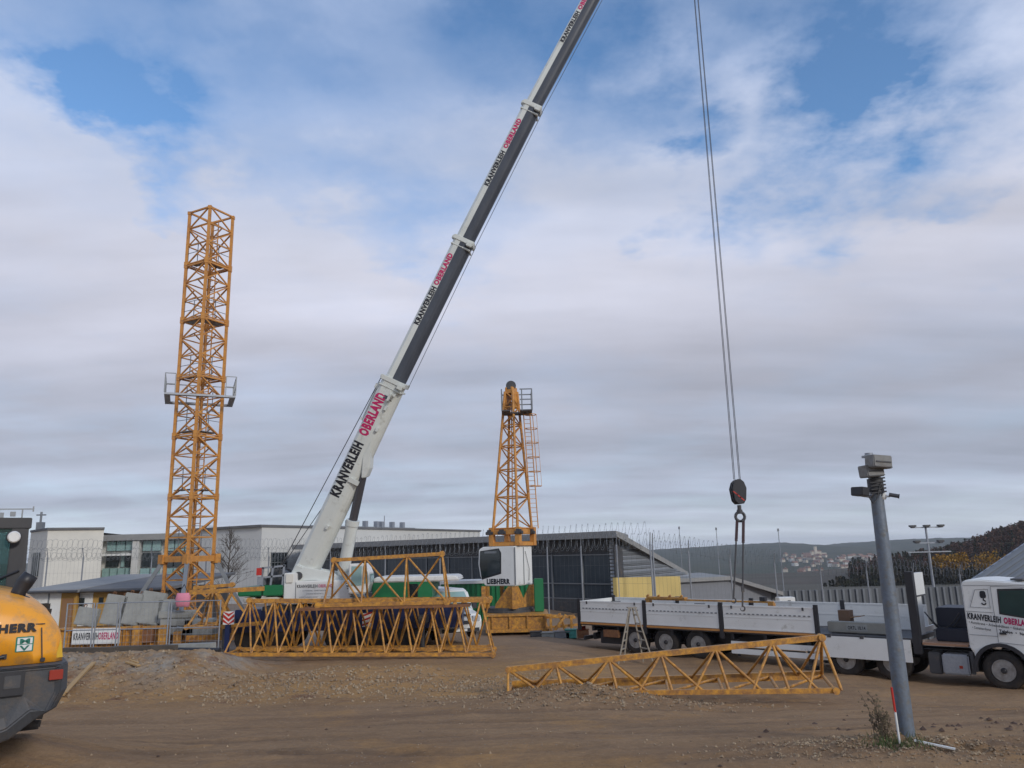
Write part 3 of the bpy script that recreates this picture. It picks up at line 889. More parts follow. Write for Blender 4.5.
# --- bare tree
def bare_tree(base, h, rq, lab):
    t = thing('bare_tree', base, lab, 'tree')
    mt = MB(); mc = MB()
    mt.tube(base, base+V(.05,0,h*.25), .10, 7, .08); top = base + V(.1,0,h*.95)
    mt.tube(base+V(.05,0,h*.25), base+V(0,0,h*.6), .08, 6, .05); mt.tube(base+V(0,0,h*.6), top, .05, 5, .012)
    mt.build('trunk', bark, t)
    def br(p, dv, L_, r, dep):
        q = p + dv*L_; mc.tube(p, q, r, 4, r*.55, caps=False)
        if dep == 0: return
        for _ in range(3 if dep > 1 else 4):
            nd = (dv + V(rq.gauss(0,.45), rq.gauss(0,.45), rq.gauss(.12,.3))).normalized()
            br(p.lerp(q, rq.uniform(.4,1)), nd, L_*rq.uniform(.5,.75), r*.55, dep-1)
    for k in range(30):
        z = h*rq.uniform(.22,.93); a = rq.uniform(0,6.28); sp = 1.15 - z/h*.6
        br(base+V(0,0,z), V(math.cos(a)*sp, math.sin(a)*sp, .9).normalized(), h*.2*(1.25-z/h*.8), .03, 3)
    mc.build('crown', bark, t)
bare_tree(V(gx(227,57,1),57,-.3), 5.6, random.Random(4), 'leafless slender tree in front of the white block wall')
# ================================================================== TOWER CRANE MAST (left)
va = math.atan2(-.427, 1)
v_ = V(math.sin(va), math.cos(va), 0); l_ = V(math.cos(va), -math.sin(va), 0)
rv_ = l_*math.cos(R(39.5)) + v_*math.sin(R(39.5)); lv_ = -l_*math.cos(R(50.5)) + v_*math.sin(R(50.5))
S = 1.44
NC = V(gx(183, 35.3, .6), 35.3, 0)                 # near corner
CT = NC + (rv_+lv_)*S/2
ZB = .75; ZT = at(209, 216.5, 36.5).z
mast = thing('tower_crane_mast', V(CT.x,CT.y,0), 'tall free standing yellow lattice mast with a walkway ring halfway, left of the mobile crane', 'tower crane mast')
NS = 7; HS = (ZT-ZB)/NS
def mast_sec(z0):
    mb = MB(); cs = [NC, NC+rv_*S, NC+(rv_+lv_)*S, NC+lv_*S]
    for c in cs:
        mb.bar(c+V(0,0,z0), c+V(0,0,z0+HS), .125)
        mb.bar(c+V(0,0,z0), c+V(0,0,z0+.16), .17); mb.bar(c+V(0,0,z0+HS-.16), c+V(0,0,z0+HS), .17)
    nb = 3; hb = HS/nb
    for i in range(4):
        a, b = cs[i], cs[(i+1) % 4]
        for k in range(nb):
            za = z0 + k*hb; zb = za + hb
            mb.bar(a+V(0,0,za+.05), b+V(0,0,za+.05), .05)
            flip = (k + i) % 2
            if flip: mb.bar(a+V(0,0,za), b+V(0,0,zb), .06)
            else: mb.bar(b+V(0,0,za), a+V(0,0,zb), .06)
            mb.bar((a+b)/2+V(0,0,(za+zb)/2), (b if flip else a)+V(0,0,(za if flip else za)+.03), .05)
        mb.bar(a+V(0,0,z0+HS-.05), b+V(0,0,z0+HS-.05), .08)
    return mb
s0 = mast_sec(0).build('mast_section', yellow_mast, mast, origin=V(CT.x,CT.y,0))
s0.location.z = ZB
for k in range(1, NS):
    c = s0.copy(); col.objects.link(c); c.parent = mast; c.location.z = ZB + k*HS + .002*k
mb = MB()
lc = CT + rv_*.3
for q in (-1, 1): mb.bar(lc+lv_*.2*q+V(0,0,ZB), lc+lv_*.2*q+V(0,0,ZT-.4), .045)
z = ZB
while z < ZT-.5: mb.bar(lc+lv_*.2+V(0,0,z), lc-lv_*.2+V(0,0,z), .03); z += .3
mb.build('ladder', yellow_mast, mast)
def zrow(py, px=205): return at(px, py, 36).z
for yy in (264, 322, 377, 432, 490, 548):
    z = zrow(yy)
    mb = MB(frameM(V(CT.x,CT.y,z), rv_, lv_)); mb.box((-.62,-.62,0),(.62,-.1,.035)); mb.box((-.62,-.1,0),(-.2,.62,.034))
    pl = mb.build('rest_platform', mid_grey, mast)
    mb = MB(frameM(V(CT.x,CT.y,z), rv_, lv_))
    for (x, y) in ((-.68,-.68),(0,-.68),(.68,-.68),(-.68,0),(-.68,.68)): mb.bar((x,y,0),(x,y,1.0),.03)
    for zz in (.55,1.0): mb.bar((-.68,-.68,zz),(.68,-.68,zz),.025); mb.bar((-.68,-.68,zz),(-.68,.68,zz),.025)
    mb.build('handrail', mid_grey, pl)
# walkway ring
z = zrow(399.5); M = frameM(V(CT.x,CT.y,z), l_, v_)
mb = MB(M); 
a = 1.55
for (x0,y0,x1,y1) in ((-a,-1.25,a,-.98),(-a,1.0,a,1.3),(-a,-.98,-1.3,1.0),(1.3,-.98,a,1.0)): mb.box((x0,y0,0),(x1,y1,.09))
wk = mb.build('walkway', galv, mast)
mb = MB(M)
for x in (-a,-a+.45,a-.45,a):
    for y in (-1.25,1.3): mb.bar((x,y,.1),(x,y,1.0),.04)
for x in (-.6,.6): mb.bar((x,1.3,.1),(x,1.3,1.0),.04)
for x in (-a,a):
    for y in (-.6,0,.6): mb.bar((x,y,.1),(x,y,1.0),.035)
for zz in (.5,1.0):
    mb.bar((-a,1.3,zz),(a,1.3,zz),.035); mb.bar((-a,-1.25,zz),(-a,1.3,zz),.035); mb.bar((a,-1.25,zz),(a,1.3,zz),.035)
    mb.bar((-a,-1.25,zz),(-a+.45,-1.25,zz),.035); mb.bar((a-.45,-1.25,zz),(a,-1.25,zz),.035)
mb.build('handrail', mid_grey, wk)
# collar frame near the foot, struts and cross base
z = zrow(559, 184); M = frameM(V(CT.x,CT.y,z), rv_, lv_); b_ = S/2+.08
mb = MB(M)
for (p, q) in (((-b_,-b_),(b_,-b_)),((b_,-b_),(b_,b_)),((b_,b_),(-b_,b_)),((-b_,b_),(-b_,-b_))):
    mb.bar((*p,0),(*q,0),.14,.26)
for sx in (-1,1):
    for sy in (-1,1): mb.cbox((sx*b_,sy*b_,0),(.3,.3,.42))
mb.build('collar_frame', yellow_mast, mast)
ft = 2.7
mb = MB()
for i, (sx, sy) in enumerate(((-1,-1),(1,-1),(1,1),(-1,1))):
    top = CT + rv_*b_*sx + lv_*b_*sy + V(0,0,z-.1); bot = CT + rv_*ft*.72*sx + lv_*ft*.72*sy + V(0,0,.75)
    m1 = MB(); m1.bar(top, bot, .17); m1.build('strut', mid_grey, mast)
for sgn in (1,-1):
    m1 = MB(); p = (rv_ + lv_*sgn).normalized(); pn = V(-p.y,p.x,0)
    M3 = frameM(CT + V(0,0,.30 if sgn > 0 else .302), p, pn)
    m1.M = M3
    m1.box((-3.4,-.16,-.32),(3.4,.16,-.26)); m1.box((-3.4,-.16,.33),(3.4,.16,.39)); m1.box((-3.4,-.05,-.26),(3.4,.05,.33))
    for x in (-3.3,-2.2,-1.1,0,1.1,2.2,3.3): m1.box((x-.02,-.15,-.26),(x+.02,.15,.33))
    m1.build('base_beam', yellow, mast)
# ------------------------------------------------------------------ yellow base beam with banner, left
x0 = gx(58, 33.5, .5); x1 = gx(167, 33.5, .5)
t = thing('ballast_trestle', V((x0+x1)/2,33.5,0), 'long yellow steel beam frame under the leaning concrete slabs', 'trestle')
mb = MB(); mb.box((x0,33.4,.18),(x1,33.5,.92)); mb.box((x0,33.25,.86),(x1,33.65,.93)); mb.box((x0,33.25,.12),(x1,33.65,.18))
mb.box((x0,34.6,.2),(x1,34.7,.9)); mb.build('beam', yellow, t)
mb = MB()
for k in range(9): mb.box((x0+k*(x1-x0)/8-.03,33.28,.18),(x0+k*(x1-x0)/8+.03,33.39,.86))
for px in (138, 164): x = gx(px,33.2,.5); mb.box((x-.16,33.0,.05),(x+.16,33.24,.98))
build_each(mb, 'stiffener', yellow, t)
mb = MB(); xx = gx(147,33.3,.5); mb.box((xx-.28,33.2,.3),(xx+.28,33.38,.8)); mb.build('recess', rust, t)
bx0 = gx(70,33,.5); bx1 = gx(118,33,.5)
bn = thing('banner', V((bx0+bx1)/2,33.1,.2), 'long white banner with dark and magenta company lettering hung on the yellow beam', 'banner')
mb = MB(); mb.box((bx0,33.12,.30),(bx1,33.15,.92)); mb.build('sheet', white_p, bn)
wd = bx1-bx0
text('KRANVERLEIH', letter_d, bn, (bx0+.07,33.11,.48), (1,0,0), (0,0,1), .28, wd*.52)
text('OBERLAND', magenta, bn, (bx0+wd*.56,33.11,.48), (1,0,0), (0,0,1), .28, wd*.41)
# leaning concrete ballast slabs
slabs = [(112,598,.95,1.25,'leftmost tall'),(129,597,.85,1.3,'second'),(148,597,1.0,1.35,'widest'),(86,611,.9,.75,'low leftmost'),(166,604,.7,1.0,'narrow'),]
labs = ['tall pale concrete slab leaning on the yellow frame, left of the two other tall slabs','tall pale concrete slab leaning between two others','widest tall pale concrete slab, leaning right of the other two','low concrete block in front of the hut window, left of the tall leaning slabs','narrow concrete slab between the widest leaning slab and the mast']
for k, (px, yt, w, h, _) in enumerate(slabs):
    Y = 34.1; x = gx(px, Y, 1.5)
    t = thing('concrete_slab', V(x, Y, .95), labs[k], 'concrete slab', 'concrete ballast slabs round the mast foot')
    M = Matrix.Translation(V(x,Y,.95)) @ Matrix.Rotation(R(-8), 4, 'X') @ Matrix.Rotation(R(9 if k < 4 else 0), 4, 'Y')
    mb = MB(M); mb.box((-w/2,-.14,0),(w/2,.14,h)); mb.build('slab', concrete, t, bevel=.03)
    mb = MB(M)
    for sx in (-.25,.25): mb.path([(sx*w-.05,0,h-.02),(sx*w-.05,0,h+.1),(sx*w+.05,0,h+.1),(sx*w+.05,0,h-.02)], .018)
    mb.build('lifting_loop', rust, t)
for k, (px, z0, w) in enumerate([(178,.55,1.5),(179,.88,1.4),(178,1.2,1.45),(200,.5,1.3),(201,.85,1.2)]):
    x = gx(px, 33.9, z0)
    t = thing('concrete_block', V(x, 33.9, z0), ['lowest','middle','topmost','lower','upper'][k] + (' long concrete block of the three stacked below the pink sheet' if k < 3 else ' long concrete block of the two stacked right of the pink sheet'), 'concrete block', 'stacked concrete blocks at the mast foot')
    mb = MB(); mb.box((x-w/2,33.6,z0),(x+w/2,34.2,z0+.30)); mb.build('block', concrete, t, bevel=.03)
    mb = MB(); mb.path([(x-.1,33.9,z0+.29),(x-.1,33.9,z0+.31),(x+.1,33.9,z0+.31)], .012); mb.build('loop', rust, t)
# pink sheet
x = gx(183,33.2,2); z1 = at(183,593,33.2).z; z0_ = at(183,607,33.2).z
t = thing('pink_sack', V(x,33.2,z0_), 'bright pink sack hanging at the foot of the mast', 'sack')
mb = MB(); mb.smooth = True
rings = []
for k in range(9):
    u = k/8; hw = .30*(.86+.16*math.sin(u*2.9)); th = .14*math.sin(.3+u*2.5)+.03
    rings.append([V(x+math.cos(a)*hw*(1+.05*math.sin(5*a+k)), 33.2+math.sin(a)*th, z0_+(z1-z0_)*u) for a in [i/16*6.2832 for i in range(16)]])
mb.loft(rings); mb.build('sack', pink, t)
mb = MB(); mb.tube((x-.2,33.2,z1-.02),(x,33.25,z1+.35),.015); mb.tube((x+.2,33.2,z1-.02),(x,33.25,z1+.35),.015); mb.build('strap', letter_d, t)

# ================================================================== TOWER CRANE HEAD (centre)
YC = 38.0
kx = lambda px, z=2: gx(px, YC, z)
lf = V(-.866,.5,0); rt = V(.5,.866,0)
NCR = V(kx(514.5,3), YC-.6, 0)
zc0 = at(514,586,YC-.6).z; zc1 = at(514,546,YC-.6).z
head = thing('tower_crane', V(kx(514,0),YC,-.15), 'yellow tower crane head with a white operator cab standing on a ribbed yellow base', 'tower crane')
W_ = 1.95; Wr = 1.95
CH = NCR + (lf+rt)*W_/2
# base
bx0 = kx(489,0); bx1 = kx(546,0)
mb = MB(); z0 = -.1; z1 = at(515,614,YC-1).z
mb.box((bx0,YC-1.2,z0+.25),(bx1,YC+1.4,z1-.08)); mb.box((bx0-.1,YC-1.3,z1-.077),(bx1+.1,YC+1.5,z1)); mb.box((bx0-.1,YC-1.3,z0+.1),(bx1+.1,YC+1.5,z0+.247))
for k in range(4):
    x = bx0 + (k*1.2+.3)*(bx1-bx0)/4; mb.box((x-.03,YC-1.29,z0+.25),(x+.03,YC-1.2,z1-.08))
mb.build('base_frame', yellow, head)
mb = MB(); mb.lathe((CH.x,CH.y,z1), (0,0,1), [(0,1.25),(.1,1.25),(.1,1.15),(.22,1.15)], 32); mb.build('slewing_ring', dark_grey, head)
mb = MB()
zt1 = zc0 - .02; zb1 = z1 + .2
for p in (NCR+lf*.05, NCR+lf*1.75, NCR+rt*1.75, NCR+(lf+rt)*1.8):
    mb.bar(V(p.x,p.y,zb1), V(p.x,p.y,zt1), .2)
build_each(mb, 'column', yellow, head)
mb = MB(); M = frameM(NCR+V(0,0,zb1), lf, rt)
hh = zt1-zb1
mb.M = M
mb.prism([(0.1,0),(1.15,0),(1.1,.2),(.40,hh),(.1,hh)], .02,.06); mb.prism([(1.45,0),(1.78,0),(1.78,hh),(1.45,hh)], .02,.06)
M = frameM(NCR+V(0,0,zb1), rt, lf); mb.M = M
mb.prism([(0.1,0),(1.75,0),(1.75,hh),(1.45,hh),(.85,.40),(.35,hh),(.1,hh)], .02,.06)
build_each(mb, 'gusset_plate', yellow, head)
mb = MB(); mb.box((kx(503,1),YC+.6,zb1),(kx(509,1),YC+.9,zt1-.2)); mb.build('ladder_box', mid_grey, head)
mb = MB(); gxa = kx(534.5,1); gxb = kx(544,1); mb.box((gxa,YC-.1,z1+.01),(gxb,YC+.3,at(538,578.5,YC).z)); mb.build('green_panel', green_p, head, bevel=.03)
# cab body
hz = zc1 - zc0
def cab_loft(mb, lo=(0,0)):
    pass
M = frameM(NCR+V(0,0,zc0), lf, rt)      # x along left face, y along depth
mb = MB(M); 
# left face outline (x to the left): lower front undercut
prof = [(0,0),(W_*.86,0),(W_*1.0,.45),(W_*1.05,1.0),(W_*1.03,hz-.12),(W_*.9,hz),(0,hz)]
mb.prism(prof, 0, 1.75); cab = mb.build('cab', white_p, head, bevel=.04)
mb = MB(M); mb.prism([(W_*.42,.62),(W_*.93,.34),(W_*.99,1.0),(W_*.975,hz-.25),(W_*.45,hz-.14),(W_*.40,hz-.35)], -.025,-.002)
mb.build('window', glass_d, cab)
mb = MB(M); mb.prism([(W_*.38,.56),(W_*.945,.29),(W_*1.005,1.0),(W_*.985,hz-.20),(W_*.44,hz-.09),(W_*.37,hz-.3)], -.0015,.01); mb.build('window_seal', black_p, cab)
mb = MB(M); mb.box((W_*1.03,.15,.6),(W_*1.052,1.6,hz-.35)); mb.build('front_window', glass_d, cab)
mb = MB(M); mb.box((W_*.5,-.035,hz-.32),(W_*.85,-.027,hz-.22)); mb.build('sun_visor', mid_grey, cab)
mb = MB(M); mb.box((-.03,.0,.05),(-.004,.06,hz-.05)); mb.box((-.03,.85,.05),(-.004,.88,hz-.05)); mb.build('door_seam', mid_grey, cab)
mb = MB(M); mb.path([(-.04,1.0,hz-.25),(-.05,1.35,hz*.4),(-.04,1.3,.2)], .012); mb.build('cable', dark_grey, cab)
text('LIEBHERR', letter_d, cab, NCR+V(0,0,zc0)+lf*(W_*.80)+V(0,0,.10)-rt*.003, -lf, (0,0,1), .23, 1.3, bold=.06)
CH = CH + V(.30,0,0)
# slewing platform above the cab
zp0 = zc1 + .02; zp1 = at(514,527,YC).z
M = frameM(CH+V(0,0,zp0), lf, rt); hp = zp1-zp0; q = .74
mb = MB(M)
for s_ in (-1,1):
    mb.box((-q,s_*q-.07,0),(q,s_*q+.07,.16)); mb.box((s_*q-.07,-q+.081,0),(s_*q+.07,q-.081,.16))
    mb.box((-q,s_*q-.08,hp*.62),(q,s_*q+.08,hp*.62+.24)); mb.box((s_*q-.08,-q+.081,hp*.62),(s_*q+.08,q-.081,hp*.62+.24))
    for s2 in (-1,1): mb.box((s_*q-.12,s2*q-.12,.001),(s_*q+.12,s2*q+.12,hp))
mb.box((-q+.1,-q+.1,.1),(q-.1,q-.1,.2))
mb.build('platform_frame', yellow_mast, head)
mb = MB(M)
for (x, y) in ((-.82,-.82),(.82,-.82),(.1,-.86),(.82,.8),(-.82,.4)):
    mb.cbox((x,y,hp*.75),(.2,.2,.24)); mb.tube((x-.2,y,hp*.7),(x+.2,y,hp*.7),.09,8)
mb.build('pin_block', dark_grey, head)
# tapering lattice
zl0 = zp1-.05; zl1 = at(511,389,YC).z
def lp(cx, cy, u):
    s_ = .70*(1-u) + .23*u
    return CH + lf*cx*s_ + rt*cy*s_ + V(0,0,zl0+(zl1-zl0)*u) + l0*u
l0 = V(gx(511,YC,zl1)-CH.x - .0, 0, 0)
mb = MB(); cs = [(-1,-1),(1,-1),(1,1),(-1,1)]
for c in cs: mb.tube(lp(*c,0), lp(*c,1), .07, 8)
us = [0]; 
for k in range(12): us.append(us[-1] + .145*(.94**k))
us = [u/us[-1] for u in us]
for i in range(4):
    a, b = cs[i], cs[(i+1) % 4]
    for k in range(len(us)-1):
        if (k+i) % 2: mb.tube(lp(*a,us[k]), lp(*b,us[k+1]), .035, 5)
        else: mb.tube(lp(*b,us[k]), lp(*a,us[k+1]), .035, 5)
        if k % 2 == 0: mb.tube(lp(*a,us[k]), lp(*b,us[k]), .035, 5)
        if i == 0 and k % 3 == 0: mb.tube(lp(*cs[0],us[k]), lp(*cs[2],us[k]), .03, 5)
for s_ in (-.16,.16): mb.tube(lp(s_,.3,0), lp(s_,.3,.93), .028, 5)
for k in range(40): mb.tube(lp(-.16,.3,k/43), lp(.16,.3,k/43), .014, 4)
mb.build('tapered_lattice', yellow_mast, head)
tp = lp(0,0,1)
mb = MB(frameM(tp, lf, rt)); mb.prism([(-.27,-.9),(-.20,-.9),(-.13,.22),(-.20,.22)],-.26,.26); mb.prism([(.20,-.9),(.27,-.9),(.20,.22),(.13,.22)],-.26,.26); mb.box((-.15,-.24,-.1),(.15,.24,.1)); mb.build('head_plate', yellow_mast, head)
mb = MB(); mb.lathe(tp+V(0,-.12,.32), (0,1,0), [(0,.24),(.05,.26),(.1,.2),(.15,.26),(.2,.24)], 20); mb.build('rope_pulley', dark_grey, head)
zpf = at(515,412.5,YC).z
mb = MB(); xa = gx(502,YC,zpf); xb = gx(532,YC,zpf); xm0 = gx(520,YC,zpf)
mb.box((xa,YC-.5,zpf),(xm0-.5,YC+.9,zpf+.06)); mb.box((xm0,YC-.5,zpf),(xb,YC+.9,zpf+.06)); mb.box((xm0-.49,YC+.2,zpf),(xm0-.01,YC+.9,zpf+.06)); pf = mb.build('top_platform', dark_grey, head)
mb = MB(); ht = at(525,391,YC).z - zpf
for (x, y) in ((xa,-.5),(xa,.9),(xb,-.5),(xb,.9),(xm0+.1,-.5)): mb.bar((x,YC+y,zpf),(x,YC+y,zpf+ht),.06)
for z in (ht*.52, ht):
    mb.bar((xm0,YC-.5,zpf+z),(xb,YC-.5,zpf+z),.05); mb.bar((xa,YC+.9,zpf+z),(xb,YC+.9,zpf+z),.05); mb.bar((xb,YC-.5,zpf+z),(xb,YC+.9,zpf+z),.05); mb.bar((xa,YC-.5,zpf+z),(xa,YC+.9,zpf+z),.05)
mb.build('handrail', mid_grey, pf)
mb = MB()
t0 = at(523.5,413,YC+.4); t1 = at(532,528,YC-.2)
t1 = V(t1.x, YC+.3, t1.z)
for s_ in (0,.32): mb.tube(t0+V(s_,0,0), t1+V(s_,0,0), .028, 5)
n = 26
for k in range(n): p = t0.lerp(t1,(k+.5)/n); mb.tube(p, p+V(.32,0,0), .016, 4)
for k in range(6):
    p = t0.lerp(t1, .02+.125*k); pts = [p + V(.16+.30*math.cos(a)+.18, -.1+.30*math.sin(a), 0) for a in [i/8*2*math.pi for i in range(9)]]
    mb.path(pts, .022, 4)
for a in (0, 1.2, -1.2):
    o_ = V(.34+.30*math.cos(a), -.1+.30*math.sin(a), 0); mb.tube(t0.lerp(t1,.02)+o_, t0.lerp(t1,.645)+o_, .013, 4)
mb.build('caged_ladder', rust if False else yellow_mast, head)
# loose yellow steel on the ground right of the head
xx0 = gx(546,37,.2); xx1 = gx(575,37,.2)
t = thing('steelwork', V((xx0+xx1)/2,37,-.2), 'low jumble of yellow steel frames right of the tower crane base', 'steelwork')
mb = MB()
for (a,b) in (((xx0,36.4,.2),(xx1+.3,36.6,.3)),((xx0,37.6,.55),(xx1,37.2,.62)),((xx0,36.4,.75),(xx1,36.5,.6)),((xx0+.2,36.4,-.1),(xx0+.2,36.4,.8)),((xx0+.9,36.4,-.1),(xx0+.6,36.5,.8)),((xx1-.2,36.4,-.2),(xx1-.2,36.4,.7)),((xx0+.3,36.3,.0),(xx0+.9,36.4,.75))): mb.bar(a,b,.11)
mb.build('beam', yellow, t)
# clutter at its foot
rj = random.Random(8)
cl = [(536,634,.5,.35,.3,dark_grey,'dark grey tool crate beside the yellow crane base','crate'),(548,635,.6,.4,.25,concrete,'grey concrete weight on the ground beside the yellow crane base','weight'),
      (571,632,.5,.4,.35,mat('teal_plastic',(.06,.28,.24),.5),'teal plastic tub on the ground by the trailer tail','tub'),(562,634,.7,.4,.28,mid_grey,'long grey tool chest left of the teal tub','tool chest'),(583,628,.5,.3,.35,rust,'rusty steel crate just under the trailer tail','crate')]
for (px,py,w,dp,h,m,lab,cat) in cl:
    p = at(px,py,35.5); z = -.2
    t = thing(cat.replace(' ','_'), V(p.x,35.5,z), lab, cat)
    mb = MB(); mb.box((p.x-w/2,35.5,z),(p.x+w/2,35.5+dp,z+h)); mb.build('body', m, t, bevel=.03)
    mb = MB(); mb.box((p.x-w/2-.02,35.48,z+h+.001),(p.x+w/2+.02,35.52+dp,z+h+.04)); mb.box((p.x-.08,35.46,z+h*.5),(p.x+.08,35.479,z+h*.6)); mb.build('lid', m, t)

# ------------------------------------------------------------------ green container
x0 = gx(441,42.5,1); x1 = gx(531,42.5,1); zt = at(480,580.5,42.5).z
t = thing('green_container', V((x0+x1)/2,43,-.2), 'long green steel container behind the white van', 'container')
mb = MB(); mb.box((x0,42.55,-.2),(x1,45,zt-.03)); mb.build('body', green_p, t)
mb = MB(); x = x0+.1
while x < x1-.1: mb.box((x,42.47,0),(x+.12,42.548,zt-.16)); x += .26
mb.build('rib', green_p, t)
mb = MB(); mb.box((x0-.02,42.44,zt-.15),(x1+.02,45.02,zt)); mb.build('top_rail', white_p, t)

# ================================================================== MOBILE CRANE
YM = 31.5
crane = thing('mobile_crane', V(gx(330,YM+1.3,0),YM+1.3,-.1), 'large white and green mobile crane with its long telescopic boom raised to the right', 'mobile crane')
ZM = lambda y: 3.6 - (y-556)*YM/FPX
XM = lambda px, z=2: gx(px, YM, z)
# carrier
mb = MB(); mb.box((XM(228),YM,.75),(XM(462),YM+2.7,1.55)); mb.box((XM(236),YM-.05,.9),(XM(262),YM-.003,1.62)); mb.box((XM(380),YM-.06,1.0),(XM(434),YM-.003,1.85)); mb.build('chassis', navy, crane, bevel=.02)
mb = MB(); mb.box((XM(262),YM+.1,1.553),(XM(380),YM+2.6,1.70)); mb.build('deck', dark_grey, crane)
mb = MB(); mb.box((XM(372),YM-.02,1.9),(XM(432),YM+2.6,2.52)); mb.build('side_box', green_p, crane, bevel=.03)
mb = MB(); mb.box((XM(409),YM-.08,1.95),(XM(418),YM-.025,2.45)); mb.build('side_window', glass_d, crane)
mb = MB(); za = ZM(577); 
prof = [(0,2.53),(3.42,2.53),(3.42,za-.12),(3.30,za-.02),(3.2,za),(.1,za),(0,za-.1)]
mb.M = Matrix.Translation(V(XM(373),YM-.05,0)); mb.prism(prof, 0, 2.6); cc = mb.build('carrier_cab', white_p, crane, bevel=.04)
wl = MB(); wl.smooth = False; wl.lathe((0,0,0),(0,1,0),[(0,.30),(0,.58),(.05,.66),(.4,.66),(.45,.58),(.45,.3)],32)
rl = MB(); rl.lathe((0,.0,0),(0,1,0),[(.06,.06),(.10,.2),(.03,.25),(.03,.33),(.42,.33)],24)
wo = V(XM(250),YM+.05,.58); wheel0 = None
for k, px in enumerate((250,275,340,372,404)):
    for side in (0, 1):
        loc = V(XM(px,.6), YM+.05+side*2.1, .58)
        if wheel0 is None:
            wl.M = None
            w_ = MB(Matrix.Translation(loc)); w_.lathe((0,0,0),(0,1,0),[(0,.30),(0,.58),(.05,.66),(.4,.66),(.45,.58),(.45,.3)],32)
            wheel0 = w_.build('wheel', rubber, crane, origin=loc)
            w_ = MB(Matrix.Translation(loc)); w_.lathe((0,0,0),(0,1,0),[(.06,.06),(.10,.2),(.03,.25),(.03,.33),(.42,.33)],24); w_.build('rim', rim_m, wheel0)
        else:
            c = copy_tree(wheel0, crane); c.location = loc - ORG[crane.name]
for px in (234, 425):
    mb = MB(); x = XM(px); mb.box((x-.15,YM-.9,1.0),(x+.15,YM+3.6,1.28)); mb.tube((x,YM-.8,.1),(x,YM-.8,1.05),.09,10); mb.cbox((x,YM-.8,.05),(.6,.6,.12)); mb.build('outrigger', dark_grey, crane)
# superstructure
mb = MB(Matrix.Translation(V(XM(284),YM-.12,0))); Lh = XM(354)-XM(284)
mb.prism([(0,ZM(600)),(Lh,ZM(600)),(Lh-.12,ZM(586)),(Lh-.55,ZM(579)),(.52,ZM(579)),(.50,ZM(571)),(0,ZM(571))], 0, 2.6); hs = mb.build('housing', white_p, crane, bevel=.03)
mb = MB(); x = XM(296); mb.box((x,YM-.135,ZM(599.5)),(x+.02,YM-.121,ZM(580))); mb.box((x,YM-.135,ZM(598)),(XM(344),YM-.122,ZM(597.6))); mb.build('panel_seam', mid_grey, hs)
text('KRANVERLEIH', letter_d, hs, (XM(297.5),YM-.125,ZM(585.2)), (1,0,0), (0,0,1), .125, XM(318)-XM(297.5))
text('OBERLAND', magenta, hs, (XM(318.8),YM-.125,ZM(585.2)), (1,0,0), (0,0,1), .125, XM(333)-XM(318.8))
for k, (s_, a, b) in enumerate((('AUTOKRANE · ARBEITSBÜHNEN',303,328),('SCHWERTRANSPORTE',307,324),('CONTAINERDIENST · GABELSTAPLER',300,336))):
    text(s_, letter_g, hs, (XM(a),YM-.125,ZM(588.6+3*k)), (1,0,0), (0,0,1), .05, XM(b)-XM(a), bold=0)
mb = MB()
for k in range(7):
    z = ZM(582.5+k*2.4); x = XM(346+k*.9); mb.box((x,YM-.15,z),(x+.30,YM-.122,z+.035))
mb.build('vent', black_p, hs)
mb = MB(); mb.box((XM(286.5),YM-.18,ZM(580)),(XM(293),YM-.125,ZM(572))); mb.build('lamp_box', cream, hs)
# counterweight
mb = MB(); mb.box((XM(239),YM-.2,ZM(592)),(XM(263.5),YM+2.6,ZM(583.5))); mb.box((XM(264.5),YM-.3,ZM(592)),(XM(283.5),YM+2.7,ZM(582))); build_each(mb, 'counterweight', green_p, crane, bevel=.04)
mb = MB(); mb.box((XM(244),YM-.1,ZM(598)),(XM(256),YM+.8,ZM(593))); mb.box((XM(262),YM-.2,ZM(598)),(XM(280),YM+.8,ZM(593))); build_each(mb, 'ballast_plate', cream, crane, bevel=.03)
mb = MB(); mb.lathe((XM(272),YM+.5,ZM(576)),(0,1,0),[(0,.38),(.08,.38),(.08,.3),(1.2,.3),(1.2,.38),(1.3,.38)],20); mb.lathe((XM(264),YM+.3,ZM(579)),(0,1,0),[(0,.2),(1.4,.2)],16); mb.build('winch', dark_grey, crane)
mb = MB()
for (a, b) in (((258,566),(284,564)),((258,575),(284,573)),((260,583),(262,565)),((270,583),(272,564)),((282,583),(283,563))): mb.bar((XM(a[0]),YM,ZM(a[1])),(XM(b[0]),YM,ZM(b[1])),.07)
mb.box((XM(257),YM-.1,ZM(582)),(XM(263),YM+.3,ZM(574))); mb.build('winch_frame', galv, crane)
mb = MB(); mb.cbox((XM(259.5),YM-.2,ZM(569)),(.2,.04,.28)); mb.build('marker_board', red_p, crane)
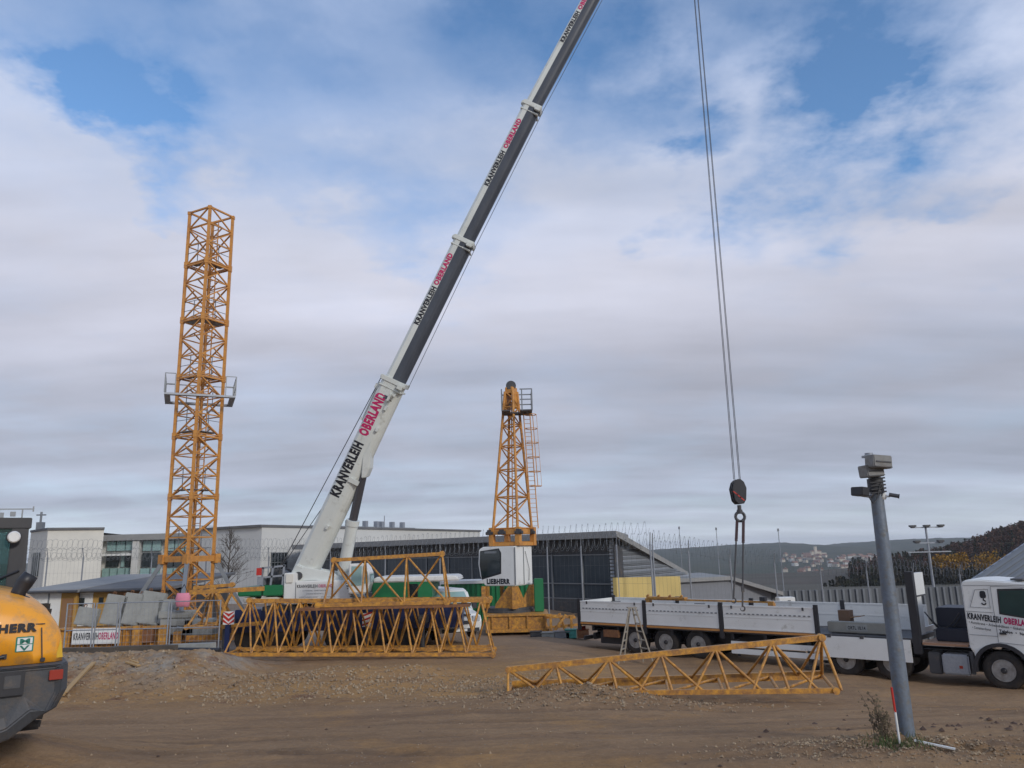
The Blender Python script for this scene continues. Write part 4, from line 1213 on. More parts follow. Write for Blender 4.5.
# crane cab
mb = MB(Matrix.Translation(V(XM(352),YM-.75,0))); cw = XM(373)-XM(352)
z0 = ZM(591); z1 = ZM(563.5)
P_ = [(0,z0),(cw*.85,z0),(cw,z0+.35),(cw*.97,z1-.35),(cw*.78,z1),(0,z1)]
mb.prism(P_, 0, .95); cb = mb.build('crane_cab', white_p, crane, bevel=.04)
mb = MB(Matrix.Translation(V(XM(352),YM-.75,0))); mb.prism([(.12,z0+.3),(cw*.62,z0+.3),(cw*.62,z1-.10),(.12,z1-.10)],-.02,-.002); mb.prism([(cw*.68,z0+.35),(cw*.93,z0+.4),(cw*.90,z1-.35),(cw*.76,z1-.1),(cw*.68,z1-.1)],-.02,-.002); mb.build('cab_window', glass_t, cb)
mb = MB(Matrix.Translation(V(XM(352),YM-.75,0))); mb.box((cw*1.0,.1,z0+.4),(cw*1.015,.85,z1-.4)); mb.build('windscreen', glass_t, cb)

# boom -------------------------------------------------------------
hookX = gx(735.5, 27.5, 6.5)
def bp(px, py, Y): return at(px, py, Y)
q0 = bp(300,586,32.3); q1 = bp(395.5,382,30.6); q2 = bp(464.5,242.5,30.0); q3 = bp(532.5,108,29.3); q4 = bp(617,-48,28.5)
tipz = at(676,-165,27.5)
q5 = V(hookX-.35, 27.6, tipz.z)
pts = [q0,q1,q2,q3,q4,q5]
def boom_sec(name, a, b, w, m_idx, mats, wd=None):
    """hexagonal boom profile with rounded belly; w = height seen from the side"""
    u = (b-a).normalized(); side = V(0,-1,0); side = (side - u*side.dot(u)).normalized(); up = side.cross(u)
    if up.z < 0: up = -up
    h = w/2; d = (wd or w*.8)/2
    prof = [(-d*.72,h),(d*.72,h),(d,h*.72),(d,h*.24)]
    prof_l = [(d,h*.24)] + [(d*math.cos(t), -h*.12 - h*.88*math.sin(t)) for t in [i/10*math.pi for i in range(0,11)]] + [(-d,h*.24)]
    full = prof + prof_l[1:] + [(-d,h*.72)]
    ringA = [a + side*p[0] + up*p[1] for p in full]; ringB = [b + side*p[0] + up*p[1] for p in full]
    mb = MB(); n = len(full)
    mb._add(ringA + ringB, [(i,(i+1) % n, n+(i+1) % n, n+i) for i in range(n)] + [tuple(range(n)), tuple(range(n,2*n))])
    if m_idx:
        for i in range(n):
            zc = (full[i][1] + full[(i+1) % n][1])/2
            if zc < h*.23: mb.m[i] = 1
    return mb.build(name, mats, crane), u, side, up, d, h
def collar(a, u, side, up, w, name='collar'):
    mb = MB(frameM(a, u, side, up)); h = w/2
    mb.box((-.10,-h*.80,-h*1.0),(.10,h*.80,h*1.0)); mb.box((-.34,-h*.77,-h*.95),(-.27,h*.77,h*.97))
    mb.cbox((0,h*.2,h*1.05),(.16,.22,.14)); mb.tube((0,-h*.6,h*1.0),(0,-h*.6,h*1.22),.04)
    mb.cbox((-.1,h*.95,-h*.7),(.2,.12,.24))
    return mb.build(name, boom_white, crane, bevel=.025)
widths = [.98,.83,.76,.68,.60]
secs = []
ax = None
for k in range(5):
    a, b = pts[k], pts[k+1]
    aa = a if k == 0 else a - (b-a).normalized()*.8
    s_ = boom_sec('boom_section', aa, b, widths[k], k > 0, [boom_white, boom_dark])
    secs.append(s_)
    if k < 4: collar(b if k < 3 else b, *s_[1:4], widths[k]*1.09)
# lettering on the boom (reads up the boom)
def boom_text(k, px0, px1, s_, m, hfrac, off):
    o_, u, side, up, d, h = secs[k]
    a, b = pts[k], pts[k+1]
    def par(px_, py_):   # parameter along the section whose image row is py_
        lo, hi = 0, 1
        for _ in range(40):
            mid = (lo+hi)/2; p = a.lerp(b, mid)
            dcam = ROT.transposed() @ (p - V(0,0,CAMZ)); row = 384 - FPX*dcam.y/(-dcam.z)
            if row > py_: lo = mid
            else: hi = mid
        return lo
    t0 = par(0, px0); t1 = par(0, px1)
    p0 = a.lerp(b, t0) + side*(d+.004) + up*(off); w = (b-a).length*(t1-t0)
    text(s_, m, secs[k][0], p0, u, up, hfrac, w, bold=.055)
# writing sits on the near side, upper part
boom_text(0, 497, 444, 'KRANVERLEIH', letter_d, .40, .02)
boom_text(0, 437, 396, 'OBERLAND', magenta, .40, .02)
boom_text(1, 328, 291, 'KRANVERLEIH', letter_d, .21, .125)
boom_text(1, 289, 258, 'OBERLAND', magenta, .21, .125)
boom_text(2, 190, 156, 'KRANVERLEIH', letter_d, .19, .115)
boom_text(2, 153, 124, 'OBERLAND', magenta, .19, .115)
boom_text(3, 47, 17, 'KRANVERLEIH', letter_d, .17, .105)
boom_text(3, 15, -14, 'OBERLAND', magenta, .17, .105)
# brackets on base section
o_, u, side, up, d, h = secs[0]
mb = MB(frameM(pts[0], u, side, up)); Lb = (pts[1]-pts[0]).length
for (f_, zz) in ((.30,-.1),(.78,-.25),(.88,-.2)): mb.cbox((Lb*f_, d+.05, zz*h*2),(.16,.1,.1))
mb.cbox((Lb*.93,d+.08,-h*.3),(.3,.16,.1)); mb.box((Lb*.52,d-.02,-h*1.02),(Lb*.54,d+.06,-h*.1))
mb.tube((Lb*.79,0,h+.1),(Lb*.97,0,h+.12),.04,6); mb.cbox((Lb*.79,0,h+.06),(.12,.3,.18)); mb.cbox((Lb*.95,0,h+.06),(.2,.4,.22))
mb.tube((Lb*.95,d,-h*.6),(Lb*.95,d+.5,-h*.8),.05,8)
mb.build('bracket', boom_white, crane)
# boom foot and pivot
mb = MB(frameM(pts[0], u, side, up)); mb.prism([(-.6,-.25),(0,-.5),(.9,-.52),(.9,.4),(0,.5),(-.5,.25)],-.5,.5); mb.build('boom_foot', boom_white, crane, bevel=.04)
mb = MB(); 
for yy in (.02,.95):
    mb.M = Matrix.Translation(V(0,YM+.2+yy,0))
    X = XM
    mb.prism([(X(294),ZM(571)),(X(303),ZM(566)),(X(330),ZM(571)),(X(340),ZM(578)),(X(336),ZM(583)),(X(312),ZM(579)),(X(294),ZM(580))],-.1,.1)
build_each(mb, 'luffing_arm', boom_white, crane, bevel=.03)
mb = MB(); mb.tube((XM(297),YM+.05,ZM(574)),(XM(297),YM+1.2,ZM(574)),.16,14); mb.build('pivot_pin', dark_grey, crane)
# luffing cylinder
c0 = at(341,585,32.2); c1 = at(352.5,523,31.6); c2 = at(364,470,31.2)
mb = MB(); mb.tube(c0, c1, .24, 18); mb.tube(c1-(c1-c0).normalized()*.1, c1+(c1-c0).normalized()*.12, .27, 18); mb.build('cylinder_barrel', boom_white, crane)
mb = MB(); mb.tube(c1, c2, .17, 16); mb.build('cylinder_rod', mat('chrome_rod', (.12,.12,.135), .3, .6), crane)
mb = MB(frameM(c2, u, side, up)); mb.prism([(-.3,-.1),(.5,.22),(1.3,.2),(.2,-.24),(-.2,-.26)],-.30,.30); mb.build('cylinder_lug', boom_white, crane, bevel=.03)
# rope from winch to boom back, stay rope
mb = MB(); mb.tube((XM(270),YM+.6,ZM(574)), q1+up*.62, .018, 5); mb.tube((XM(274),YM+.4,ZM(570)), q0.lerp(q1,.35)+up*.55, .016, 5)
for k in range(1,5): mb.tube(pts[k]-up*(widths[k-1]*.60), pts[k+1]-up*(widths[k]*.62), .012, 4)
mb.build('boom_rope', dark_grey, crane)
# boom head with sheaves
hd = q5
mb = MB(frameM(hd, u, side, up)); mb.box((-.6,-.4,-.5),(.7,-.32,.5)); mb.box((-.6,.32,-.5),(.7,.4,.5)); mb.box((-.6,-.3,-.3),(0,.3,.3)); mb.build('boom_head', boom_white, crane)
mb = MB()
for k in range(4): mb.lathe(hd+V(.35,-.2+k*.12,-.1),(0,1,0),[(0,.33),(.03,.35),(.06,.28),(.09,.35)],20)
mb.build('sheave', dark_grey, crane)
# hook block with its ropes
Yh = 27.5
hb = at(735.5,491,Yh); hb.x = hookX
hk = thing('hook_block', hb, 'heavy dark hook block hanging on four ropes from the boom tip', 'hook block')
mb = MB()
for k, (dx, dy, tx) in enumerate(((-.16,-.1,-.05),(-.05,.1,.0),(.06,-.1,.07),(.17,.1,.12))):
    mb.tube(hb+V(dx*.9,dy,.40), V(hookX+tx, Yh+dy*.5, hd.z-.2), .0115, 5)
mb.build('hoist_rope', dark_grey, hk)
mb = MB(frameM(hb, (1,0,0), (0,1,0)))
prof = [(.11,-.46),(.20,-.32),(.245,.08),(.17,.30),(.06,.40),(-.06,.40),(-.17,.30),(-.245,.08),(-.19,-.34),(-.09,-.46)]
for (y0,y1) in ((-.25,-.20),(-.04,.04),(.20,.25)): mb.prism(prof, y0, y1)
mb.build('cheek_plate', black_p, hk, bevel=.01)
mb = MB()
for y in (-.18,-.11,.05,.12): mb.lathe(hb+V(0,y,0),(0,1,0),[(0,.21),(.02,.22),(.035,.19),(.05,.22)],22)
mb.build('sheave', dark_grey, hk)
mb = MB(frameM(hb, (1,0,0), (0,1,0))); 
for k in range(3): mb.prism([(-.26+k*.11,-.02-k*.1),(-.20+k*.11,-.02-k*.1),(-.06+k*.11,-.16-k*.1),(-.12+k*.11,-.16-k*.1)],-.256,-.251)
mb.build('hazard_stripe', red_p, hk)
mb = MB(); mb.tube(hb+V(0,0,-.5),hb+V(0,0,-.68),.07,10)
def hook(mb, c, s, fl=1):
    pts = [c + V(fl*s*.03,0,s*.42)] + [c + V(fl*s*.26*math.cos(a), 0, s*.26*math.sin(a)) for a in [R(75-x) for x in range(0,271,22)]]
    for i in range(len(pts)-1): mb.tube(pts[i],pts[i+1], s*(.085 if i < 8 else .085-.012*(i-7)), 8)
hook(mb, hb+V(.0,0,-.90), .62); hook(mb, hb+V(0,0,-.90), .62, -1)
mb.tube(hb+V(0,0,-.66), hb+V(0,0,-.8), .1, 10)
mb.build('hook', dark_grey, hk)
strap_m = mat('strap_web', (.055,.03,.035), .85)
sl = thing('lifting_sling', hb+V(0,0,-1.1), 'pair of dark lifting chains and straps hung from the big hook into the trailer', 'sling')
e0 = at(733.5,599,27.4); e1 = at(742.5,607,27.3)
mb = MB()
s0_ = hb+V(-.11,0,-.98); s1_ = hb+V(.11,0,-.98)
mb.bar(s0_, s0_.lerp(e0,.28), .09, .05); mb.build('sling_strap', strap_m, sl)
mb = MB(); mb.bar(s1_, s1_.lerp(e1,.28), .09, .05); mb.build('sling_strap', strap_m, sl)
mb = MB(); mb.tube(s0_.lerp(e0,.26), e0, .03, 6); mb.build('chain', dark_grey, sl)
mb = MB(); mb.tube(s1_.lerp(e1,.26), e1, .03, 6); mb.cbox(s1_.lerp(e1,.8), (.09,.09,.2)); mb.build('chain', dark_grey, sl)
mb = MB(); hook(mb, e0+V(0,0,-.05), .3); hook(mb, e1+V(0,0,-.05), .3); mb.build('end_hook', dark_grey, sl)
# ================================================================== LATTICE JIB SECTIONS
def jib(name, lab, p0, p1, w0, w1, h0, h1, n, up=True, chord=.12, br=.07, lat=None, skew=0.0, group=None, eyes=True, cat='jib section', slope_end=0, half=False, post=False):
    """triangular lattice from p0 to p1 (near bottom line); y lateral away from the camera"""
    p0 = Vector(p0); p1 = Vector(p1); u = (p1-p0); L_ = u.length; u.normalize()
    lt = V(-u.y, u.x, 0).normalized() if lat is None else Vector(lat).normalized()
    if lt.y < 0: lt = -lt
    zz = u.cross(lt); zz = zz if zz.z > 0 else -zz
    t = thing(name, (p0+p1)/2, lab, cat, group)
    def P(s, c):
        x = s/n; w = w0+(w1-w0)*x; h = h0+(h1-h0)*x; b = p0 + u*(L_*x)
        if up: return {'a': b, 'b': b+lt*w, 't': b+lt*w*.5*(1-skew)+zz*h}[c]
        return {'a': b+zz*h, 'b': b+zz*h+lt*w, 't': b+lt*w*.5}[c]
    for c, nm in (('a','side_chord'),('b','side_chord'),('t','ridge_chord')):
        mb = MB(); s0 = 0; s1 = n
        if c == 't' and slope_end: s0 = slope_end; s1 = n - slope_end*.6
        mb.bar(P(s0,c), P(s1,c), chord*(1.25 if c == 't' else 1), chord)
        if eyes:
            for s in (s0, s1):
                p = P(s,c); mb.lathe(p-lt*chord*.7, lt, [(0,chord*.85),(chord*1.4,chord*.85)], 12)
        mb.build(nm, yellow, t)
    mb = MB()
    for c in ('a','b'):
        for k in range(n):
            ph = 0 if c == 'a' else .5
            a = min(max(k + .0, 0), n)
            if post:
                q = lambda s: P(min(max(s, slope_end), n-slope_end*.6), 't')
                mb.tube(q(k), P(k+(.12 if k == 0 else 0), c), br*.55, 6)
                mb.tube(q(k), P(k+1, c), br*.55, 6) if c == 'a' else mb.tube(q(k+1), P(k, c), br*.55, 6)
                if k == n-1: mb.tube(q(n), P(n, c), br*.55, 6)
                if k == 0: mb.tube(q(0), P(1,'b'), br*.5, 6)
                continue
            tt = lambda s: P(min(max(s, slope_end), n-slope_end*.6), 't')
            mb.tube(P(k, c), tt(k+.5), br*.55, 6); mb.tube(tt(k+.5), P(k+1, c), br*.55, 6)
            if not half: mb.tube(tt(k+.5), P(k+.5, c), br*.5, 6)
    mb.build('bracing', yellow, t)
    mb = MB()
    for k in range(n+1): mb.tube(P(k,'a'), P(k,'b'), br*.5, 6)
    for k in range(n):
        mb.tube(P(k,'a'), P(k+1,'b'), br*.42, 6) if k % 2 else mb.tube(P(k,'b'), P(k+1,'a'), br*.42, 6)
    mb.build('cross_brace', yellow, t)
    return t
GRP = 'yellow jib sections stored on the ground'
YA = 28.3
pa = at(224,654.5,YA); pb_ = at(493,654.5,YA)
jib('jib_section', 'longest yellow lattice jib section, nearest in the stack', pa, pb_, 1.5, 1.5, 1.78, 1.80, 10, True, .12, .065, half=True, slope_end=.55, group=GRP)
pa = at(250,650,30.1); pb_ = at(489,649,30.1)
jib('jib_section', 'yellow lattice jib section turned ridge down behind the longest one in the stack', pa, pb_, 1.4, 1.4, 1.74, 1.74, 9, False, .12, .065, half=True, group=GRP)
zst = at(380,604,28.7).z
pa = V(gx(318,28.7,zst),28.7,zst); pb_ = V(gx(447,28.7,zst),28.7,zst)
jib('jib_section', 'short yellow lattice jib section standing on top of the stack beside the boom', pa, pb_, 1.3, 1.3, 1.56, 1.72, 3, True, .13, .07, slope_end=.25, post=True, group=GRP)
mbp = thing('timber_bearer', V(gx(380,28.9,zst),28.9,zst-.15), 'flat reddish timber bearer between the stacked jib sections', 'timber')
mb = MB(); mb.box((gx(300,28.9,zst),28.6,zst-.17),(gx(470,28.9,zst),28.85,zst-.08)); mb.build('plank', rust, mbp)
mb = MB(); mb.box((gx(300,28.9,zst),29.2,zst-.17),(gx(470,28.9,zst),29.4,zst-.08)); mb.build('plank', rust, mbp)
# section left, behind the fence
za = at(190,627,30.5).z; 
jib('jib_section', 'short yellow lattice frame at the mast foot beside the pink sack', V(gx(187,30.5,za),30.5,za), V(gx(224,30.5,za),30.5,za), 1.3, 1.3, 1.42, 1.5, 1, True, .12, .09, group=GRP)
t = thing('yellow_boom_arm', at(225,593,30.4), 'slim yellow arm reaching right from the frame at the mast foot', 'arm')
mb = MB(); mb.bar(at(190,592.5,30.4), at(264,588.5,30.4), .14, .16); mb.build('arm', yellow, t)
mb = MB(); mb.bar(at(218,594,30.4), at(230,622,30.4), .1); mb.bar(at(232,592,30.4), at(216,625,30.4), .09); mb.bar(at(230,592,30.4), at(244,612,30.4), .06); mb.build('leg', yellow, t)
t = thing('yellow_support', at(240,624,31), 'low yellow rail on the ground behind the chevron sign', 'rail')
mb = MB(); mb.bar(at(228,626,31), at(262,623,31), .14); mb.build('rail', yellow, t)
mb = MB(); mb.bar(at(233,626,31), at(233,640,31), .08); mb.bar(at(257,624,31), at(257,640,31), .08); build_each(mb, 'post', yellow, t)
# the lone section in the foreground
pa = at(508,694,19.6); pb_ = at(835,690.5,18.9)
jn = thing('buried_jib_section', (pa+pb_)/2, 'single tapering yellow jib section lying in front of the trailer, narrow end in dirt', 'jib section', GRP)
TA = at(508,669.5,19.75); TB = at(821,637.5,19.35)
BA = pa; BB = pb_
RA = at(512,690,21.2); RB = at(822,674,21.1)
RA = V(RA.x, 21.2, BA.z-.05); RB = V(gx(822,21.0,BB.z),21.0,BB.z+.02)
def ln_(a, b, s): return a.lerp(b, s)
mb = MB(); mb.bar(TA, TB, .11, .13); mb.lathe(TB-V(0,.1,0),(0,1,0),[(0,.085),(.2,.085)],12); mb.lathe(TA-V(0,.1,0),(0,1,0),[(0,.07),(.2,.07)],12); mb.build('ridge_chord', yellow, jn)
mb = MB(); mb.bar(BA, BB, .10, .11); mb.lathe(BB-V(0,.1,0),(0,1,0),[(0,.08),(.2,.08)],12); mb.build('side_chord', yellow, jn)
mb = MB(); mb.bar(RA, RB, .12, .2); mb.build('side_chord', yellow, jn)
mb = MB(); nodes = [0,.155,.325,.492,.665,.845,1.0]
mid = [.065,.30,.40,.56,.60,.92]
for i, s in enumerate(nodes):
    mb.tube(ln_(TA,TB,s), ln_(BA,BB,s+(.02 if i else 0)), .036, 6)
for i in range(6):
    m_ = (nodes[i]*.5+nodes[i+1]*.5)
    mb.tube(ln_(TA,TB,nodes[i]), ln_(BA,BB,m_+.03), .034, 6); mb.tube(ln_(BA,BB,m_+.0), ln_(TA,TB,nodes[i+1]), .034, 6)
    mb.tube(ln_(TA,TB,nodes[i]), ln_(RA,RB,m_), .032, 6); mb.tube(ln_(RA,RB,m_), ln_(TA,TB,nodes[i+1]), .032, 6)
mb.tube(TB, RB, .045, 6)
mb.build('bracing', yellow, jn)
mb = MB()
for i in range(7):
    mb.tube(ln_(BA,BB,i/6), ln_(RA,RB,i/6), .04, 6)
    if i < 6: mb.tube(ln_(BA,BB,i/6), ln_(RA,RB,(i+1)/6), .035, 6)
mb.build('cross_brace', yellow, jn)

# ================================================================== SEMI TRAILER AND TRACTOR
TD = V(.746,-.666,0).normalized(); TN = V(-TD.y,TD.x,0); TO = V(2.43,32.43,0)
MT = frameM(TO, TD, TN)
def tp_(s, l, z): return MT @ V(s, l, z)
ZBED = .78; ZTOP = 1.60
trail = thing('flatbed_trailer', tp_(6,1.25,-.45), 'long white sided flatbed semi trailer standing across the yard with its front side board dropped', 'semi trailer')
mb = MB(MT); mb.box((0,.05,ZBED-.13),(12.5,2.5,ZBED)); mb.build('load_floor', dark_grey, trail)
mb = MB(MT); mb.box((.05,.0,ZBED-.08),(9.7,.048,ZBED-.01)); mb.build('edge_rail', mat('orange_rail', (.55,.25,.07), .6, c2=(.35,.17,.06), scale=4), trail)
mb = MB(MT)
for l in (.75,1.65): mb.box((.4,l,.2),(12.2,l+.12,ZBED-.135))
for s in (.6,1.8,3,4.2,5.4,6.6,7.8,9,10.2,11.4): mb.box((s,.12,.45),(s+.1,2.45,ZBED-.132))
mb.build('chassis_beam', black_p, trail)
mb = MB(MT); mb.box((.9,.25,-.02),(2.0,.8,.45)); mb.box((6.2,.1,.15),(9.2,.14,.19)); mb.box((.5,.3,.1),(.62,2.3,.35)); build_each(mb, 'toolbox', black_p, trail, bevel=.02)
mb = MB(MT); mb.box((1.2,.05,.25),(1.9,.20,.52)); mb.build('rear_box', rust, trail)
mb = MB(MT)
for z in (-.02,.22): mb.box((6.6,.06,z),(9.9,.10,z+.17))
mb.build('side_guard', white_p, trail)
mb = MB(MT); 
for s in (6.8,8.2,9.7): mb.box((s,.101,-.1),(s+.08,.16,.45))
mb.build('guard_bracket', black_p, trail)
for l in (.35,2.05):
    mb = MB(MT); mb.box((9.15,l,-.25),(9.3,l+.14,.6)); mb.cbox((9.22,l+.07,-.33),(.34,.3,.1)); mb.build('landing_leg', dark_grey, trail)
def board(s0, s1, l0, l1, name, ztop=ZTOP, zb=ZBED+.004, slots=True):
    mb = MB(MT); mb.box((s0,l0,zb),(s1,l1,ztop))
    for q in range(1,4):
        z = zb + (ztop-zb)*q/4; 
    mb.box((s0,l0-.012,ztop-.05),(s1,l0-.001,ztop-.005)); mb.box((s0,l0-.012,zb+.01),(s1,l0-.001,zb+.05)); mb.box((s0,l0-.008,zb+.40),(s1,l0-.001,zb+.44))
    b = mb.build(name, white_p, trail)
    if slots:
        mb = MB(MT); n = int((s1-s0)/.16)
        for k in range(n):
            s = s0+.12+k*.16
            if s < s1-.1: mb.box((s,l0-.016,ztop-.31),(s+.08,l0-.003,ztop-.27))
        build_each(mb, 'lashing_slot', mid_grey, b)
        mb = MB(MT); mb.box((s0+.3,l0-.022,ztop-.12),(s0+.36,l0-.004,ztop-.02)); mb.box((s1-.36,l0-.022,ztop-.12),(s1-.3,l0-.004,ztop-.02)); mb.build('latch', dark_grey, b)
    return b
for (a, b) in ((.15,3.08),(3.26,6.22),(6.42,9.6)): board(a, b, 0, .035, 'side_board')
for (a, b) in ((.15,3.08),(3.26,6.22),(6.42,9.6),(9.76,12.35)): board(a, b, 2.46, 2.5, 'side_board', slots=False)
for (s, w) in ((0,.13),(3.1,.14),(6.25,.14),(9.62,.13)):
    for l in (-.02, 2.44):
        mb = MB(MT); mb.box((s,l,ZBED-.32),(s+w,l+.09,ZTOP+.08)); mb.build('stanchion', black_p, trail)
mb = MB(MT); mb.box((-.02,0.08,ZBED+.003),(.03,2.42,ZTOP-.02)); mb.build('tailboard', white_p, trail)
mb = MB(MT); mb.box((1.65,.02,ZTOP-.08),(2.05,.10,ZTOP+.02)); mb.box((5.3,.02,ZTOP-.06),(5.7,.10,ZTOP+.02)); mb.build('board_catch', black_p, trail)
# dropped front board
mb = MB(MT); mb.box((9.72,-.06,.10),(12.45,-.02,.74)); mb.build('dropped_side_board', white_p, trail)
mb = MB(MT)
for s in (10.0,11.0,12.0): mb.box((s,-.07,.70),(s+.12,.06,.80))
mb.build('hinge', dark_grey, trail)
# headboard
mb = MB(MT); mb.box((12.5,.0,.35),(12.72,.22,2.72)); build_each(mb, 'headboard_post', black_p, trail)
mb = MB(MT); mb.box((12.52,.225,.85),(12.62,1.05,1.98)); mb.box((12.52,.225,1.985),(12.63,1.5,2.66)); mb.box((12.50,1.06,.85),(12.54,2.4,1.0)); hbb = mb.build('headboard', white_p, trail)
mb = MB(MT); mb.box((12.631,.225,1.96),(12.65,1.5,2.00)); mb.build('headboard_seam', dark_grey, hbb)
# wheels
wheelT = None
def truck_wheel(parent, s, l, r, first, wd=.34, hub=.0):
    loc = tp_(s, l, .19 if s < 6 else .04)
    if first is None:
        M = frameM(loc, TD, TN)
        w_ = MB(M); w_.smooth = True
        w_.lathe((0,0,0),(0,1,0),[(.02,r*.56),(.0,r*.72),(.02,r*.93),(.06,r),(wd-.06,r),(wd-.02,r*.93),(wd,r*.72),(wd-.02,r*.56)],40)
        o_ = w_.build('wheel', rubber, parent, origin=loc)
        w_ = MB(M)
        w_.lathe((0,0,0),(0,1,0),[(.015,r*.575),(.0,r*.56),(.0,r*.52),(.05,r*.49),(.15,r*.46)],36)
        w_.lathe((0,0,0),(0,1,0),[(.06,r*.20),(.05,r*.22),(.06,r*.27),(.13,r*.29)],28)
        for k in range(10):
            a = k/10*2*math.pi; w_.tube((math.cos(a)*r*.33,.05,math.sin(a)*r*.33),(math.cos(a)*r*.33,.11,math.sin(a)*r*.33),.018,6)
        rim = w_.build('rim', rim_m, o_, origin=loc)
        w_ = MB(M); w_.lathe((0,0,0),(0,1,0),[(-.05,r*.10),(-.03,r*.13),(.0,r*.15),(.05,r*.16)],24); w_.lathe((0,0,0),(0,1,0),[(.10,r*.34),(.11,r*.41),(.125,r*.415)],28)
        for k in range(8):
            a = (k+.5)/8*2*math.pi; w_.lathe((math.cos(a)*r*.36,.075,math.sin(a)*r*.36),(0,1,0),[(0,.035),(.03,.035)],10)
        w_.build('hub', black_p, o_, origin=loc)
        return o_
    c = copy_tree(first, parent); c.location = loc - ORG[parent.name]
    return c
for s in (2.62, 3.95, 5.28):
    for l in (.12, 2.1):
        w = truck_wheel(trail, s, l, .51, wheelT)
        if wheelT is None: wheelT = w
mb = MB(MT)
for s in (2.62,3.95,5.28):
    mb.tube((s,.4,.065),(s,2.1,.065),.07,8)
    pts_ = [(s+.60*math.cos(a), .12, .065+.60*math.sin(a)) for a in [R(20+14*i) for i in range(11)]]
    for i in range(10): 
        a_, b_ = pts_[i], pts_[i+1]
        mb._add([a_, b_, (b_[0],.5,b_[2]), (a_[0],.5,a_[2])],[(0,1,2,3)])
mb.build('mudguard', black_p, trail)
mb = MB(MT); mb.box((.02,.3,.05),(.10,2.2,.2)); mb.build('underrun_bar', dark_grey, trail)
mb = MB(MT); mb.box((-.03,.1,.42),(.0,.5,.58)); mb.build('tail_light', red_mud, trail); mb = MB(MT); mb.box((-.03,2.0,.42),(.0,2.4,.58)); mb.build('tail_light', red_mud, trail)
# load
M = MT
t = thing('grey_beam', tp_(11,.6,ZBED), 'long grey steel beam with a white lettered plate lying on the open front of the trailer', 'beam')
mb = MB(MT); mb.box((9.85,.45,ZBED+.03),(11.8,.8,ZBED+.36)); mb.build('beam', mat('galv_beam',(.30,.29,.25),.7,c2=(.2,.195,.17),scale=3), t, bevel=.02)
mb = MB(MT); mb.box((10.45,.44,ZBED+.09),(11.1,.449,ZBED+.30)); pl = mb.build('plate', concrete, t)
text('ORTL 10.14', letter_d, pl, tp_(10.5,.437,ZBED+.14), TD, (0,0,1), .11, .54)
t = thing('brown_box', tp_(10.4,1,ZBED), 'brown cardboard box with a loose flap standing on the grey beam', 'box')
mb = MB(MT); mb.box((10.05,.95,ZBED+.0),(10.42,1.3,ZBED+.68)); mb.build('carton', mat('cardboard',(.17,.10,.06),.8), t)
mb = MB(MT); mb.prism([(10.42,ZBED+.44),(10.78,ZBED+.50),(10.78,ZBED+.52),(10.42,ZBED+.47)],.95,1.3); mb.build('flap', brown_c, t)
t = thing('orange_beam', tp_(5,1.2,ZTOP), 'long thin orange steel beam loaded along the trailer above its boards', 'beam')
mb = MB(MT); mb.box((2.4,1.3,ZTOP+.0),(7.7,1.42,ZTOP+.06)); mb.box((2.4,1.3,ZBED+.01),(2.6,1.5,ZTOP-.001)); mb.box((7.5,1.3,ZBED+.01),(7.7,1.5,ZTOP-.001)); mb.build('beam', yellow, t)
mb = MB(MT); mb.box((2.5,1.25,ZTOP+.061),(4.2,1.5,ZTOP+.13)); 
for s in (2.5,3.0,3.5,4.0): mb.tube((s,1.28,ZTOP+.13),(s+.1,1.28,ZTOP+.20),.04,8)
mb.build('fitting', yellow, t)
mb = MB(MT); mb.cbox((7.35,1.3,ZTOP+.14),(.2,.2,.14)); mb.build('shackle', black_p, t)

# tractor -----------------------------------------------------------
trac = thing('tractor_unit', tp_(13.5,1.25,-.45), 'white lorry tractor with dark and magenta company lettering on its door, at the right edge', 'lorry')
CS0, CS1 = 14.0, 16.2
R_ = .60; ax = 14.75
arch = [(ax+R_*1.08*math.cos(a), .06+R_*1.08*math.sin(a)) for a in [R(180-15*i) for i in range(13)]]
arch = [p for p in arch if p[1] > .12]
prof = [(CS0,.58),(ax-R_*1.12,.52)] + arch + [(CS1-.15,.05),(CS1,.12),(CS1+.02,1.35),(CS1-.12,1.75),(CS1-.30,2.26),(CS1-.42,2.40),(CS0+.5,2.50),(CS0+.08,2.48),(CS0,2.38)]
mb = MB(MT); mb.prism(prof, 0.0, 2.48); cabt = mb.build('cab', white_p, trac, bevel=.035, seg=3)
mb = MB(MT)
ar2 = [(ax+R_*1.20*math.cos(a), .06+R_*1.20*math.sin(a)) for a in [R(188-14*i) for i in range(15)]]
for i in range(14):
    a, b = ar2[i], ar2[i+1]
    c_, d_ = [(ax+(p[0]-ax)*.86, .06+(p[1]-.06)*.86) for p in (a, b)]
    mb._add([(a[0],-.05,a[1]),(b[0],-.05,b[1]),(d_[0],-.05,d_[1]),(c_[0],-.05,c_[1]),(a[0],.5,a[1]),(b[0],.5,b[1]),(d_[0],.5,d_[1]),(c_[0],.5,c_[1])],
            [(0,1,2,3),(4,5,6,7),(0,1,5,4),(2,3,7,6)])
mb.build('wheel_arch', black_p, trac)
mb = MB(MT); mb.prism([(14.90,1.60),(15.85,1.44),(15.92,1.66),(15.72,2.16),(15.5,2.22),(14.93,2.20)], -.012, -.003); wn = mb.build('door_window', glass_truck, cabt)
mb = MB(MT); mb.prism([(14.86,1.56),(15.90,1.40),(15.97,1.66),(15.76,2.21),(15.5,2.27),(14.89,2.25)], -.0025, .005); mb.build('window_seal', black_p, cabt)
def seam(a, b, w=.012): 
    mb.bar((a[0],-.004,a[1]),(b[0],-.004,b[1]), w)
mb = MB(MT)
